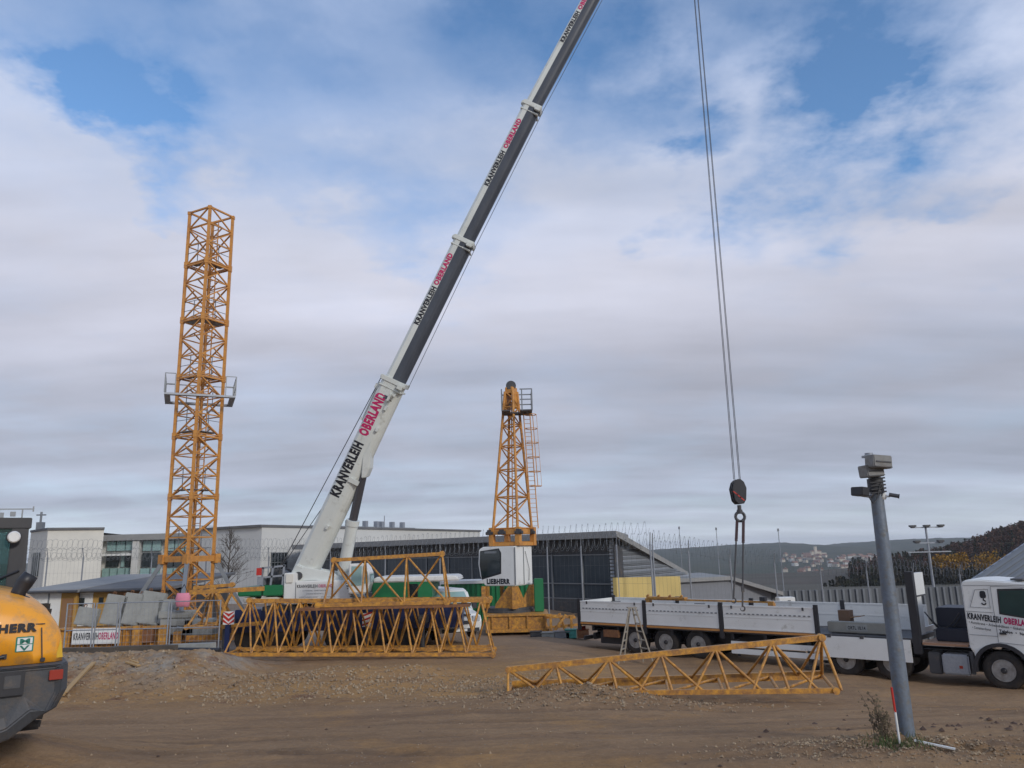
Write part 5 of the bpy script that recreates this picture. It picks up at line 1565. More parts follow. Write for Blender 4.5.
for (a, b) in (((14.74,.75),(14.74,2.32)),((14.74,2.32),(15.7,2.30)),((14.04,1.62),(14.72,1.60)),((14.04,2.34),(15.6,2.36)),((14.04,.98),(14.74,.96)),((14.16,1.74),(14.34,2.22)),((14.16,1.74),(14.66,1.72)),((14.66,1.72),(14.66,2.24)),((14.34,2.22),(14.66,2.24)),((14.76,.8),(15.95,.72))):
    seam(a, b, .009)
mb.build('panel_seam', mid_grey, cabt)
mb = MB(MT); mb.box((14.80,-.05,1.02),(14.96,-.005,1.07)); mb.build('door_handle', black_p, cabt)
mb = MB(MT); mb.box((15.95,-.30,1.5),(16.08,-.08,2.1)); mb.tube((15.9,-.1,2.05),(16.0,.0,2.05),.02); mb.build('mirror', black_p, cabt, bevel=.02)
mb = MB(MT); mb.box((CS1-.26,.2,1.55),(CS1+.0,2.3,2.25)); mb.build('windscreen', glass_d, cabt)
mb = MB(MT); mb.box((CS1+.021,.35,.35),(CS1+.05,2.13,1.1)); mb.build('grille', black_p, cabt)
mb = MB(MT); mb.box((15.2,.3,2.47),(15.5,2.2,2.52)); mb.build('roof_bar', dark_grey, cabt)
slp = V(0,0,0)
xd = (TD + V(0,0,-.11)).normalized()
text('KRANVERLEIH', letter_d, cabt, tp_(14.05,-.003,1.42), xd, (0,0,1), .165, .84, bold=.05, shear=.15)
text('OBERLAND', magenta, cabt, tp_(14.94,-.003,1.32), xd, (0,0,1), .165, .70, bold=.05, shear=.15)
text('• Autokrane • Arbeitsbühnen • Gabelstapler', letter_d, cabt, tp_(14.07,-.003,1.29), xd, (0,0,1), .075, 1.5, bold=.01, shear=.2)
text('• Containerdienst', letter_d, cabt, tp_(14.14,-.003,1.15), xd, (0,0,1), .07, .46, bold=.01, shear=.2)
text('Telefon  •  Notdienst', letter_d, cabt, tp_(14.80,-.003,1.08), xd, (0,0,1), .075, .9, bold=.04)
# hook emblem on the cab side
mb = MB(MT)
mb.prism([(14.46,1.99),(14.58,1.99),(14.60,2.05),(14.59,2.16),(14.56,2.19),(14.48,2.19),(14.45,2.16),(14.44,2.05)], -.006, -.002)
hp_ = [(14.52+.055*math.cos(R(a)), 1.87+.06*math.sin(R(a))) for a in range(80,-171,-25)]
mb.bar((14.52,-.004,1.99),(14.52,-.004,1.92),.035,.004)
for i in range(len(hp_)-1): mb.bar((hp_[i][0],-.004,hp_[i][1]),(hp_[i+1][0],-.004,hp_[i+1][1]),.004,.035)
mb.build('hook_emblem', letter_d, cabt)
wT = None
for (s, l) in ((ax,.05),(ax,2.1)):
    w = truck_wheel(trac, s, l, .52, wT, .32)
    if wT is None: wT = w
for s in (10.45, 11.85):
    for l in (.10,1.85): truck_wheel(trac, s, l, .52, wT)
mb = MB(MT); 
for l in (.8,1.6): mb.box((10.0,l,.15),(15.8,l+.1,.42))
mb.box((11.4,.75,.42),(12.0,1.75,.60)); mb.build('chassis_rail', black_p, trac)
mb = MB(MT)
for s in (10.45,11.85): mb.tube((s,.4,.065),(s,2.1,.065),.08,8)
mb.box((13.3,.55,-.10),(15.7,1.95,.15)); mb.build('axle', dark_grey, trac)
mb = MB(MT); mb.box((13.22,.02,-.16),(13.92,.62,.40)); mb.build('step_box', galv, trac, bevel=.04)
mb = MB(MT); mb.box((12.85,.06,-.18),(13.18,.62,.42)); mb.build('battery_box', dark_grey, trac, bevel=.03)
mb = MB(MT); mb.box((13.10,1.9,-.16),(13.78,2.45,.40)); mb.build('fuel_tank', galv, trac, bevel=.06)
mb = MB(MT); mb.box((12.75,.05,.62),(13.95,2.2,.68)); mb.build('catwalk', mat('catwalk_wood',(.36,.2,.12),.7), trac)
mb = MB(MT); mb.box((13.0,.6,.69),(13.92,2.3,1.05)); mb.box((12.95,1.1,1.051),(13.95,2.45,1.62)); mb.build('hydraulic_tank', mat('blue_black',(.014,.018,.034),.5), trac, bevel=.03)
mb = MB(MT)
for k in range(3):
    pts_ = [(12.72+ .95*i/10, .8+k*.2, 1.5 - .45*math.sin(math.pi*i/10) - .1*k) for i in range(11)]; mb.path(pts_, .02)
mb.build('air_line', black_p, trac)
mb = MB(MT); mb.box((13.96,.06,-.12),(14.05,.12,.5)); mb.box((15.50,.05,-.1),(15.9,.6,.03)); build_each(mb, 'mud_flap', dark_grey, trac)
mb = MB(MT); mb.box((13.66,.015,.02),(13.75,.019,.1)); mb.build('side_marker', red_mud, trac)

# ================================================================== WHITE VAN behind the jib stack
vd = V(.45,-.893,0); vn = V(.893,.45,0)       # nose direction, its left-hand side away to the right
VO = V(gx(459,32.6,.5), 32.6, at(455,589,33.8).z-1.95) - vd*.1
MV = frameM(VO, vd, vn)
van = thing('white_van', VO, 'white van parked nose forward behind the right end of the jib stack', 'van')
body = [(.25,.30),(.3,.75),(.15,.98),(-.55,1.12),(-1.15,1.86),(-1.5,1.95),(-5.0,1.95),(-5.1,1.8),(-5.1,.30)]
mb = MB(MV); mb.prism(body, -.95, .95); vb = mb.build('body', white_p, van, bevel=.07, seg=3)
mb = MB(MV)
def wsc(s0, z0, s1, z1, h0, h1, off=.012):
    n_ = V(z1-z0, 0, -(s1-s0)).normalized()*off
    if n_.x < 0: n_ = -n_
    mb._add([(s0+n_.x,-h0,z0+n_.z),(s0+n_.x,h0,z0+n_.z),(s1+n_.x,h1,z1+n_.z),(s1+n_.x,-h1,z1+n_.z)],[(0,1,2,3)])
wsc(-.60,1.17,-1.13,1.83,.84,.76); mb.build('windscreen', glass_t, vb)
mb = MB(MV)
mb.prism([(-1.0,1.2),(-1.35,1.72),(-1.95,1.74),(-1.95,1.2)],-.975,-.952); mb.prism([(-2.05,1.2),(-2.05,1.74),(-3.0,1.74),(-3.0,1.2)],-.975,-.952); mb.build('side_window', glass_d, vb)
mb = MB(MV)
mb.box((.30,-.35,.62),(.33,.35,.76)); mb.box((.27,-.8,.32),(.34,.8,.46)); mb.build('grille', black_p, vb)
for s_ in (-1,1):
    mb = MB(MV); mb.box((.16,s_*.85,.70),(.31,s_*.52,.92)); mb.build('headlight', mat('lamp_lens',(.45,.47,.5),.15) if s_ < 0 else bpy.data.materials['lamp_lens'], van, bevel=.02)
    mb = MB(MV); mb.box((-.75,s_*1.12,1.15),(-.62,s_*.95,1.42)); mb.build('mirror', black_p, van)
mb = MB(MV); mb.box((.341,-.26,.35),(.35,.26,.45)); mb.build('number_plate', white_p, van)
mb = MB(MV); mb.box((.10,-.45,.96),(.28,.45,1.0)); mb.build('badge_strip', dark_grey, van)
w0 = None
for (s, l) in ((-.55,-.93),(-.55,.71),(-3.9,-.93),(-3.9,.71)):
    loc = MV @ V(s, l, .34)
    if w0 is None:
        M = frameM(loc, vd, vn); w_ = MB(M); w_.lathe((0,0,0),(0,1,0),[(0,.2),(0,.3),(.03,.34),(.19,.34),(.22,.3),(.22,.2)],24); w0 = w_.build('wheel', rubber, van, origin=loc)
        w_ = MB(M); w_.lathe((0,0,0),(0,1,0),[(.02,.05),(.02,.2),(.2,.2)],16); w_.build('rim', rim_m, w0, origin=loc)
    else:
        c = copy_tree(w0, van); c.location = loc - ORG[van.name]

# ================================================================== WHEEL LOADER (left edge)
FW = V(-.588,.809,0).normalized(); RG = V(FW.y,-FW.x,0)
LO = V(-6.30, 8.95, 1.00)
ML = Matrix.Identity(4)
for i in range(3): ML[i][0] = FW[i]; ML[i][1] = RG[i]; ML[i][2] = (0,0,1)[i]; ML[i][3] = LO[i]
ldr = thing('wheel_loader', ML @ V(2.5,0,0), 'orange wheel loader seen from behind at the left edge of the yard', 'wheel loader')
def ring_h(a, hw, zt, zb, rnd=.5, p=2.6):
    pts_ = []
    for i in range(21):
        t_ = math.pi*i/20; c_, s_ = math.cos(t_), math.sin(t_)
        e = 2/p
        pts_.append(V(a, hw*(abs(c_)**e)*(1 if c_ > 0 else -1), zb + (zt-zb)*(abs(s_)**e)))
    return pts_
mb = MB(ML); mb.smooth = True
rings = [ring_h(a, hw, zt, 1.46, p=pp) for (a, hw, zt, pp) in ((.0,.80,1.85,2.4),(.02,1.02,2.05,2.4),(.10,1.10,2.17,2.5),(.30,1.12,2.24,2.6),(1.0,1.12,2.30,2.8),(2.3,1.10,2.34,3.0))]
mb.loft(rings); mb.build('engine_hood', orange_p, ldr)
def ring_c(a, k, hw, z1, z0):
    pr = [(hw,z1),(hw*1.01,z1-.30),(hw*.93,z1-.50),(hw*.74,z0+.22),(hw*.55,z0+.05),(hw*.4,z0),(-hw*.4,z0),(-hw*.55,z0+.05),(-hw*.74,z0+.22),(-hw*.93,z1-.5),(-hw*1.01,z1-.3),(-hw,z1)]
    return [V(a, p[0], p[1]) for p in pr]
mb = MB(ML); rings = [ring_c(a, 0, hw, z1, z0) for (a, hw, z1, z0) in ((-.06,1.02,1.40,.86),(-.10,1.08,1.43,.74),(-.04,1.15,1.455,.62),(.5,1.17,1.456,.52),(1.0,1.12,1.455,.55))]
mb.loft(rings); cwt = mb.build('counterweight', cw_grey, ldr, bevel=.015)
mb = MB(ML); mb.box((1.0,-.85,.75),(4.2,.85,1.45)); mb.box((2.2,-.9,1.42),(4.6,.9,2.02)); mb.build('frame', dark_grey, ldr)
# rear details: b = offset to the right
text('LIEBHERR', letter_d, ldr, ML @ V(-.015,.12,1.83), RG, (0,0,1), .09, .68, bold=.06)
def raised(nm, a, b0, b1, z0, z1, m, par=ldr, bev=.006, dpt=.03):
    mb = MB(ML); mb.box((a,b0,z0),(a+dpt,b1,z1)); return mb.build(nm, m, par, bevel=bev)
lg = raised('logo_plate', -.012, .60, .78, 1.60, 1.77, mat('logo_green', (.01,.22,.15), .4))
mb = MB(ML); mb.box((-.0155,.615,1.69),(-.0125,.765,1.757)); mb.box((-.0155,.615,1.612),(-.0125,.765,1.68)); mb.build('logo_white', white_p, lg)
text('M', mat('logo_letter', (.01,.16,.11), .4), lg, ML @ V(-.016,.64,1.695), RG, (0,0,1), .055, .10, bold=.03)
text('V', bpy.data.materials['logo_letter'], lg, ML @ V(-.016,.64,1.618), RG, (0,0,1), .055, .10, bold=.03)
mb = MB(ML); mb.tube((-.03,.28,1.545),(-.03,.50,1.565),.022,8); mb.cbox((-.01,.28,1.545),(.05,.05,.05)); mb.cbox((-.01,.50,1.565),(.05,.05,.05)); mb.build('handle', black_p, ldr)
mb = MB(ML); mb._add([(.03,1.02,1.50),(.06,1.10,1.50),(.06,1.06,1.72)],[(0,1,2)]); mb.build('warning_triangle', mat('warn_yellow',(.7,.42,.03),.4), ldr)
raised('plate_holder', -.12, .05, .72, 1.14, 1.40, black_p, cwt)
pl = raised('number_plate', -.13, .12, .45, 1.20, 1.34, white_p, cwt)
text('VG - 317', letter_d, pl, ML @ V(-.134,.14,1.24), RG, (0,0,1), .06, .28)
raised('work_light', -.13, .52, .68, 1.22, 1.36, dark_grey, cwt)
raised('tail_light', -.115, .96, 1.10, 1.27, 1.38, red_mud, cwt)
raised('reflector', -.128, .30, .42, 1.02, 1.12, mid_grey, cwt)
mb = MB(ML); 
for b in (-.95,.88): mb.bar((-.012,b,1.50),(.0,b*.96,1.86),.012)
mb.bar((.03,-.9,1.90),(.03,.88,1.90),.010); mb.build('panel_gap', black_p, ldr)
for b in (.10,.86): raised('latch', -.03, b, b+.05, 1.475, 1.52, black_p)
mb = MB(ML); mb.path([(-.10,-.1,1.16),(-.16,.0,1.02),(-.15,.15,.96),(-.08,.22,1.05)], .02); mb.build('hose', black_p, ldr)
for k in range(5): raised('grille_bar', .0, -.95, .08, 1.60+k*.07, 1.625+k*.07, orange_p)
# cab
mb = MB(ML); A0, A1_, HW = 3.0, 4.5, .80; z0, z1 = 1.95, 3.12
for b in (-HW, HW):
    mb.bar((A0,b,z0),(A0+.02,b*.97,z1),.10,.09); mb.bar((A1_,b,z0),(A1_+.1,b*.97,z1),.08)
mb.box((A0-.05,-HW-.05,z1),(A1_+.3,HW+.05,z1+.16)); mb.box((A0-.06,-HW-.04,z0-.12),(A1_+.1,HW+.04,z0+.06))
mb.bar((A0,-HW,z0+.10),(A0,HW,z0+.10),.08)
mb.box((A0-.04,HW-.20,z0),(A0+.0,HW,z1)); 
cbl = mb.build('cab_frame', black_p, ldr, bevel=.01)
glz = bpy.data.materials.new('cab_glass'); glz.use_nodes = True
g = glz.node_tree.nodes['Principled BSDF']; g.inputs['Base Color'].default_value = (.25,.38,.37,1); g.inputs['Roughness'].default_value = .03; g.inputs['Transmission Weight'].default_value = .85; g.inputs['IOR'].default_value = 1.1
mb = MB(ML); mb.box((A0-.02,-HW+.05,z0+.16),(A0-.01,HW-.20,z1-.01)); mb.build('rear_window', glz, cbl)
mb = MB(ML); mb.box((A0+.1,HW-.02,z0+.06),(A1_,HW-.01,z1-.01)); mb.build('side_window', glass_d, cbl)
mb = MB(ML); mb.box((A1_,-HW+.05,z0+.06),(A1_+.01,HW-.05,z1-.01)); mb.build('windscreen', glz, cbl)
mb = MB(ML); mb.box((3.6,-.25,z0+.07),(4.0,.25,z0+.20)); mb.box((3.5,-.25,z0+.07),(3.6,.25,z0+.80)); mb.build('seat', dark_grey, cbl, bevel=.04)
mb = MB(ML); mb.path([(A0-.05,.05,z0+.12),(A0-.06,.2,z0+.3),(A0-.05,.75,z0+.55)], .02); mb.build('wiper', black_p, cbl)
mb = MB(ML); mb.lathe((A0-.16,HW-.17,z1-.13),(-1,0,0),[(-.06,.07),(0,.10),(.03,.10),(.035,.085)],18); mb.build('lamp_housing', black_p, cbl)
mb = MB(ML); mb.lathe((A0-.20,HW-.17,z1-.13),(-1,0,0),[(0,.085),(.02,.07)],18); mb.build('lamp', white_p, cbl)
mb = MB(ML)
for b in (.42,.72): mb.bar((A0+.1,b,z1+.15),(A0+.1,b,z1+.30),.02)
mb.bar((A0+.1,.36,z1+.29),(A0+.1,.86,z1+.30),.018); mb.bar((A0+.1,.86,z1+.26),(A0+.1,.86,z1+.34),.02); mb.cbox((A0+.1,.6,z1+.22),(.06,.07,.07)); mb.cbox((A0+.1,.46,z1+.2),(.05,.05,.08))
mb.tube((A0+.3,-.1,z1+.1),(A0+.3,.02,z1+.62),.008,4)
build_each(mb, 'roof_bracket', mid_grey, cbl)
# intake stack on the hood
mb = MB(ML); mb.smooth = True
cpts = [V(.95,.62,2.15), V(.95,.64,2.25), V(.93,.69,2.36), V(.90,.75,2.46)]
rad = [.10,.085,.10,.09]; rings = []
for k, c in enumerate(cpts):
    dv = (cpts[min(k+1,3)]-cpts[max(k-1,0)]).normalized(); a_ = V(1,0,0); b__ = dv.cross(a_).normalized()
    rings.append([c + a_*math.cos(t_)*rad[k] + b__*math.sin(t_)*rad[k] for t_ in [i/16*6.2832 for i in range(16)]])
mb.loft(rings); mb.lathe((.95,.62,2.08),(0,0,1),[(0,.17),(.10,.15),(.12,.11)],20); mb.build('exhaust', black_p, ldr)
# wheels
w0 = None
for (a, b) in ((2.1,.52),(2.1,-1.12),(4.7,.30),(4.7,-1.22)):
    loc = ML @ V(a, b, 1.22)
    if w0 is None:
        M = frameM(loc, FW, RG); w_ = MB(M); w_.smooth = True
        w_.lathe((0,0,0),(0,1,0),[(0,.38),(.0,.58),(.06,.72),(.12,.76),(.48,.76),(.54,.72),(.60,.58),(.60,.38)],44)
        w_.smooth = False
        for k in range(22):
            a0 = k/22*2*math.pi
            for (y0,y1,sh) in ((.02,.29,.10),(.31,.58,-.10)):
                p = [(math.cos(a0+sh*f)*.79, y, math.sin(a0+sh*f)*.79) for f, y in ((0,y0 if sh>0 else y1),(1,y1 if sh>0 else y0))]
                w_.bar(p[0], p[1], .07, .08)
        w0 = w_.build('wheel', rubber, ldr, origin=loc)
        w_ = MB(M); w_.lathe((0,0,0),(0,1,0),[(.1,.1),(.12,.3),(.04,.38),(.56,.38),(.5,.3),(.5,.1)],28); w_.build('rim', orange_p, w0, origin=loc)
    else:
        c = copy_tree(w0, ldr); c.location = loc - ORG[ldr.name]
mb = MB(ML)
for b in (-1,1):
    pts_ = [(1.85+.86*math.cos(R(a)), 1.02+.80*math.sin(R(a))) for a in range(20,161,14)]
    for i in range(len(pts_)-1):
        p, q = pts_[i], pts_[i+1]; mb._add([(p[0],b*.55,p[1]),(q[0],b*.55,q[1]),(q[0],b*1.08,q[1]),(p[0],b*1.08,p[1])],[(0,1,2,3)])
mb.build('mudguard', dark_grey, ldr)
mb = MB(ML); mb.tube((1.85,-.7,.76),(1.85,.7,.76),.16,12); mb.box((1.5,-.3,.5),(2.2,.3,.95)); mb.build('axle', dark_grey, ldr)

# ================================================================== SURVEILLANCE POLE (right foreground)
PY = 10.85; PX = gx(907.8, PY, 1.0)
pz = H0(PX, PY) - .1
cp = thing('camera_pole', V(PX,PY,pz), 'thick grey steel pole carrying two grey boxes and small cameras at the right foreground', 'pole')
zt = at(873,470,PY).z
mb = MB(); mb.smooth = True; mb.tube((PX,PY,pz),(PX,PY,zt),.108,24,.082); mb.build('pole', pole_m, cp)
s1 = PY/FPX
def zz_(y): return at(873, y, PY).z
def xo(px, y): return at(px, y, PY).x
ub_x = (xo(861,465)+xo(884,465))/2
# two boxes, turned a little
for (xa, xb, ya, yb, dy, nm, ang) in ((860,882.5,457.5,470,-.22,'upper',3),(856.5,877.5,466,478,-.13,'lower',-4)):
    xA, xB = xo(xa,(ya+yb)/2), xo(xb,(ya+yb)/2); zA, zB = zz_(yb), zz_(ya)
    c_ = V((xA+xB)/2, PY+dy, (zA+zB)/2)
    M = Matrix.Translation(c_) @ Matrix.Rotation(R(ang),4,'Y') @ Matrix.Rotation(R(18 if dy < 0 else -15),4,'Z')
    mb = MB(M); hw = (xB-xA)/2; hh_ = (zB-zA)/2
    mb.box((-hw,-.09,-hh_),(hw,.09,hh_)); bx = mb.build('equipment_box', mat('box_grey_'+nm if False else 'box_grey', (.25,.25,.24), .55, c2=(.17,.17,.165), scale=5, amt=1, dirt=(.12,.1,.08), dscale=6), cp, bevel=.012)
    mb = MB(M); mb.box((-hw*.8,-.10,-hh_*.15),(hw*.8,-.091,hh_*.05)); mb.box((-hw*.9,-.10,-hh_*.9),(hw*.9,-.091,-hh_*.75)); mb.build('vent_strip', dark_grey, bx)
mb = MB(); c_ = V(xo(869,456),PY,zz_(456.5)); mb.tube(c_-V(0,0,.03), c_+V(0,0,.05), .055, 14); mb.cbox(c_+V(.0,0,.0),(.16,.12,.03)); mb.build('aerial_cap', galv, cp)
mb = MB(); c_ = V(xo(858.5,491.5),PY-.05,zz_(491.5)); mb.M = Matrix.Translation(c_) @ Matrix.Rotation(R(5),4,'Y') @ Matrix.Rotation(R(25),4,'Z'); mb.box((-.075,-.10,-.06),(.075,.10,.06)); mb.build('floodlight', black_p, cp, bevel=.01)
mb = MB(); mb.tube((PX-.42+.0,PY-.02,zz_(494)) if False else (xo(861,495),PY,zz_(495)), (xo(873,496),PY,zz_(497)), .02, 8); mb.tube((xo(875,497),PY,zz_(496.5)),(xo(890,497),PY,zz_(496.5)), .016, 8)
mb.tube((xo(871,500),PY-.02,zz_(494)),(xo(878,500),PY-.02,zz_(494)), .04, 8)
mb.build('bracket', galv, cp)
mb = MB(); a_ = V(xo(885,495.5),PY-.12,zz_(495.5)); b_ = V(xo(893,497.5),PY-.16,zz_(497.5)); mb.tube(a_, b_, .028, 12); mb.tube(b_, b_+(b_-a_).normalized()*.01, .033, 12); mb.build('camera', dark_grey, cp)
mb = MB(); mb.lathe(V(xo(881.5,497),PY-.05,zz_(496.5)), (0,0,1), [(-.05,.03),(-.02,.045),(.03,.045),(.05,.03)], 16); mb.build('dome_camera', white_p, cp)
mb = MB(); mb.path([V(xo(866,497),PY-.1,zz_(498)), V(xo(869,503),PY-.12,zz_(504)), V(xo(873,503),PY-.12,zz_(500)), V(xo(876,480),PY-.12,zz_(484)), V(xo(879,485),PY-.12,zz_(490)), V(xo(877,493),PY-.12,zz_(497))], .008, 5)
for k in range(5): z = zz_(480+k*3.4); mb.tube((PX-.02-.1,PY-.11,z),(PX+.09,PY-.11,z+.02),.012,5)
mb.build('cable', black_p, cp)
mb = MB(); mb.smooth = True; mb.tube((PX,PY,zz_(492)),(PX,PY,zz_(479)),.105,20); mb.build('clamp', dark_grey, cp)

# red and white stake
p = at(902, 731, 10.0); sx = gx(900.5,10.5,1.05)
st = thing('marker_stake', V(sx,10.5,H0(sx,10.5)), 'thin red and white marker stake stuck in the ground beside the grey pole', 'stake')
z0 = H0(sx,10.5)-.03
zm = at(900,712,10.5).z; z1 = at(898,687,10.5).z
mb = MB(); mb.tube((sx,10.5,z0),(sx-.01,10.5,zm),.014,8); mb.build('white_part', white_p, st)
mb = MB(); mb.tube((sx-.01,10.5,zm),(sx-.02,10.5,z1),.0145,8); mb.build('red_part', red_p, st)
# loose white lath on the ground
p0 = V(gx(916,10.5,1.0),10.5,0); p1 = V(gx(957,10.25,.95),10.25,0)
p0.z = H(p0.x,p0.y)+.04; p1.z = H(p1.x,p1.y)+.03
mb = MB(); mb.bar(p0, p1, .035, .02); tag(mb.build('white_lath', white_p), 'thin white lath lying on the ground just right of the grey pole', 'lath')
# weeds
wd_m = mat('dry_stem', (.10,.075,.05), .9); wd_l = mat('dry_leaf', (.09,.06,.04), .9, c2=(.12,.10,.05), scale=20, amt=1); gr_m = mat('grass_blade', (.06,.10,.03), .9, c2=(.13,.13,.05), scale=5, amt=1)
wb_ = V(gx(886,10.75,1.0),10.75,0); wb_.z = H(wb_.x,wb_.y)
wt = thing('dry_weed', wb_, 'tall dried weed with brown seed heads left of the grey pole foot', 'weed')
rq = random.Random(14); ms = MB(); ml_ = MB()
for k in range(16):
    a = rq.uniform(0,6.28); hgt = rq.uniform(.25,.62); p = wb_ + V(rq.gauss(0,.05), rq.gauss(0,.05), 0); dv = V(math.cos(a)*.35*rq.random(), math.sin(a)*.3, 1).normalized()
    q = p + dv*hgt*.6; q2 = q + (dv+V(rq.gauss(0,.2),rq.gauss(0,.2),0)).normalized()*hgt*.4
    ms.tube(p, q, .004, 4); ms.tube(q, q2, .003, 4)
    for j in range(12):
        c_ = p.lerp(q, rq.uniform(.3,1)) if j % 2 else q.lerp(q2, rq.random()); e = c_ + V(rq.gauss(0,.05),rq.gauss(0,.05),rq.uniform(.0,.07)); ms.tube(c_, e, .002, 3)
        s_ = rq.uniform(.008,.02); ml_._add([e+V(-s_,0,0),e+V(0,s_*.6,s_),e+V(s_,0,0),e+V(0,-s_*.6,-s_)],[(0,1,2,3)])
ms.build('stem', wd_m, wt); ml_.build('seed_head', wd_l, wt)
mb = MB()
for k in range(420):
    x = rq.gauss(PX-.28,.22); y = rq.gauss(10.5,.14); z = H(x,y); h_ = rq.uniform(.04,.13); a = rq.uniform(0,6.28); b_ = V(math.cos(a)*.006, math.sin(a)*.006, 0); ln2 = V(rq.gauss(0,.03), rq.gauss(0,.03), h_)
    mb._add([V(x,y,z)-b_, V(x,y,z)+b_, V(x,y,z)+ln2],[(0,1,2)])
tag(mb.build('grass', gr_m), 'small tuft of green grass at the foot of the grey pole', kind='stuff')

# ================================================================== STEP LADDER
lx0, ly = gx(634.5,28.0,0), 28.0
lz = H0(lx0, ly)
zt = at(634,607.5,ly).z
ld = thing('step_ladder', V(lx0,ly,lz), 'old wooden step ladder standing open in front of the trailer tail', 'step ladder')
hwb = (gx(652,ly,lz)-gx(617,ly,lz))/2
for sgn in (-1, 1):
    mb = MB()
    for off in (-.0, 1):
        yo = -.0
        b0 = V(lx0+sgn*hwb, ly-.25 + off*.0, lz); 
    fo = hwb; 
    ra = V(lx0+sgn*fo, ly-.22, lz); rb = V(lx0+sgn*.10-.04*0, ly-.12, zt); rc = V(lx0+sgn*(fo-.26)-.0, ly+.28, lz); rdd = V(lx0+sgn*.04, ly+.18, zt)
    mb.bar(ra, rb, .045, .07); mb.bar(rc, rdd, .045, .07)
    mb.build('rail', wood_ladder, ld)
    mb = MB()
    for k in range(6):
        u_ = (k+.7)/6.6; mb.bar(ra.lerp(rb,u_), rc.lerp(rdd,u_), .06, .03)
    mb.build('step', wood_ladder, ld)
mb = MB(); mb.box((lx0-.16,ly-.16,zt-.02),(lx0+.16,ly+.22,zt+.02)); mb.build('top_step', wood_ladder, ld)

# ================================================================== SITE FENCE, SIGNS, PLANKS
def fence_panel(px0, px1, Y, lab):
    x0 = gx(px0,Y,1); x1 = gx(px1,Y,1); zb = H0((x0+x1)/2,Y)+.10; zt = zb+1.95
    t = thing('fence_panel', V((x0+x1)/2,Y,zb), lab, 'fence panel', 'mobile fence panels along the bank')
    mb = MB()
    for x in (x0+.03,x1-.03): mb.tube((x,Y,zb-.12),(x,Y,zt+.02),.026,8)
    for z in (zb+.05,zt,zb+1.0): mb.tube((x0+.03,Y,z),(x1-.03,Y,z),.018,6)
    mb.build('frame', galv, t)
    mb = MB(); n = int((x1-x0)/.15)
    for k in range(1,n): x = x0+(x1-x0)*k/n; mb.bar((x,Y,zb+.05),(x,Y,zt),.005)
    for k in range(1,8): z = zb+.05+(zt-zb)*k/8; mb.bar((x0,Y,z),(x1,Y,z),.007)
    mb.build('wire', galv, t)
    mb = MB(); mb.box((x0-.25,Y-.12,zb-.13),(x0+.35,Y+.12,zb+.0)); mb.build('foot_block', concrete, t, bevel=.03)
fence_panel(64, 92.5, 29.6, 'galvanised fence panel in front of the left part of the banner')
fence_panel(93.5, 117, 29.7, 'galvanised fence panel in front of the banner lettering')
fence_panel(118, 168, 29.6, 'wide galvanised fence panel in front of the leaning slabs')
fence_panel(169, 220, 29.7, 'galvanised fence panel between the slabs and the chevron sign')
t = thing('chevron_sign', V(gx(228,30,1),30.0,H0(-11,30)), 'red and white chevron board on a dark post left of the jib stack', 'sign')
x0 = gx(223.5,30,1.5); x1 = gx(234.5,30,1.5); z1 = at(229,611.5,30).z; z0 = at(229,624.5,30).z
mb = MB(); mb.box((x0,29.98,z0),(x1,30.01,z1)); bd = mb.build('board', white_p, t)
mb = MB(); w = (x1-x0); h_ = z1-z0; xm = (x0+x1)/2
for k in range(3):
    zb = z0 + k*h_/2.6 - .08
    for s_ in (-1,1):
        pr = [(xm, max(z0,zb)), (xm, max(z0,zb+.11)), (xm+s_*w/2, min(z1,zb+.11+w*.42)), (xm+s_*w/2, min(z1,zb+w*.42))]
        mb.prism(pr, 29.972, 29.979)
mb.build('stripe', red_p, bd)
mb = MB(); xx = gx(226,30,1); mb.box((xx-.05,30.02,H0(-11,30)-.1),(xx+.12,30.1,z0+.3)); mb.build('post', navy, t)
t = thing('chevron_plate', at(367,620,30.6), 'small red and white striped plate seen through the middle of the jib stack', 'sign')
c_ = at(367,620,30.6); mb = MB(); mb.box((c_.x-.18,30.6,c_.z-.25),(c_.x+.18,30.63,c_.z+.25)); b2 = mb.build('board', white_p, t)
mb = MB()
for k in range(3): mb.prism([(c_.x-.18,c_.z-.22+k*.17),(c_.x+.18,c_.z-.10+k*.17),(c_.x+.18,c_.z-.03+k*.17),(c_.x-.18,c_.z-.15+k*.17)],30.592,30.599)
mb.build('stripe', red_p, b2)
mb = MB(); mb.box((c_.x-.04,30.64,-.1),(c_.x+.04,30.7,c_.z+.2)); mb.build('post', dark_grey, t)
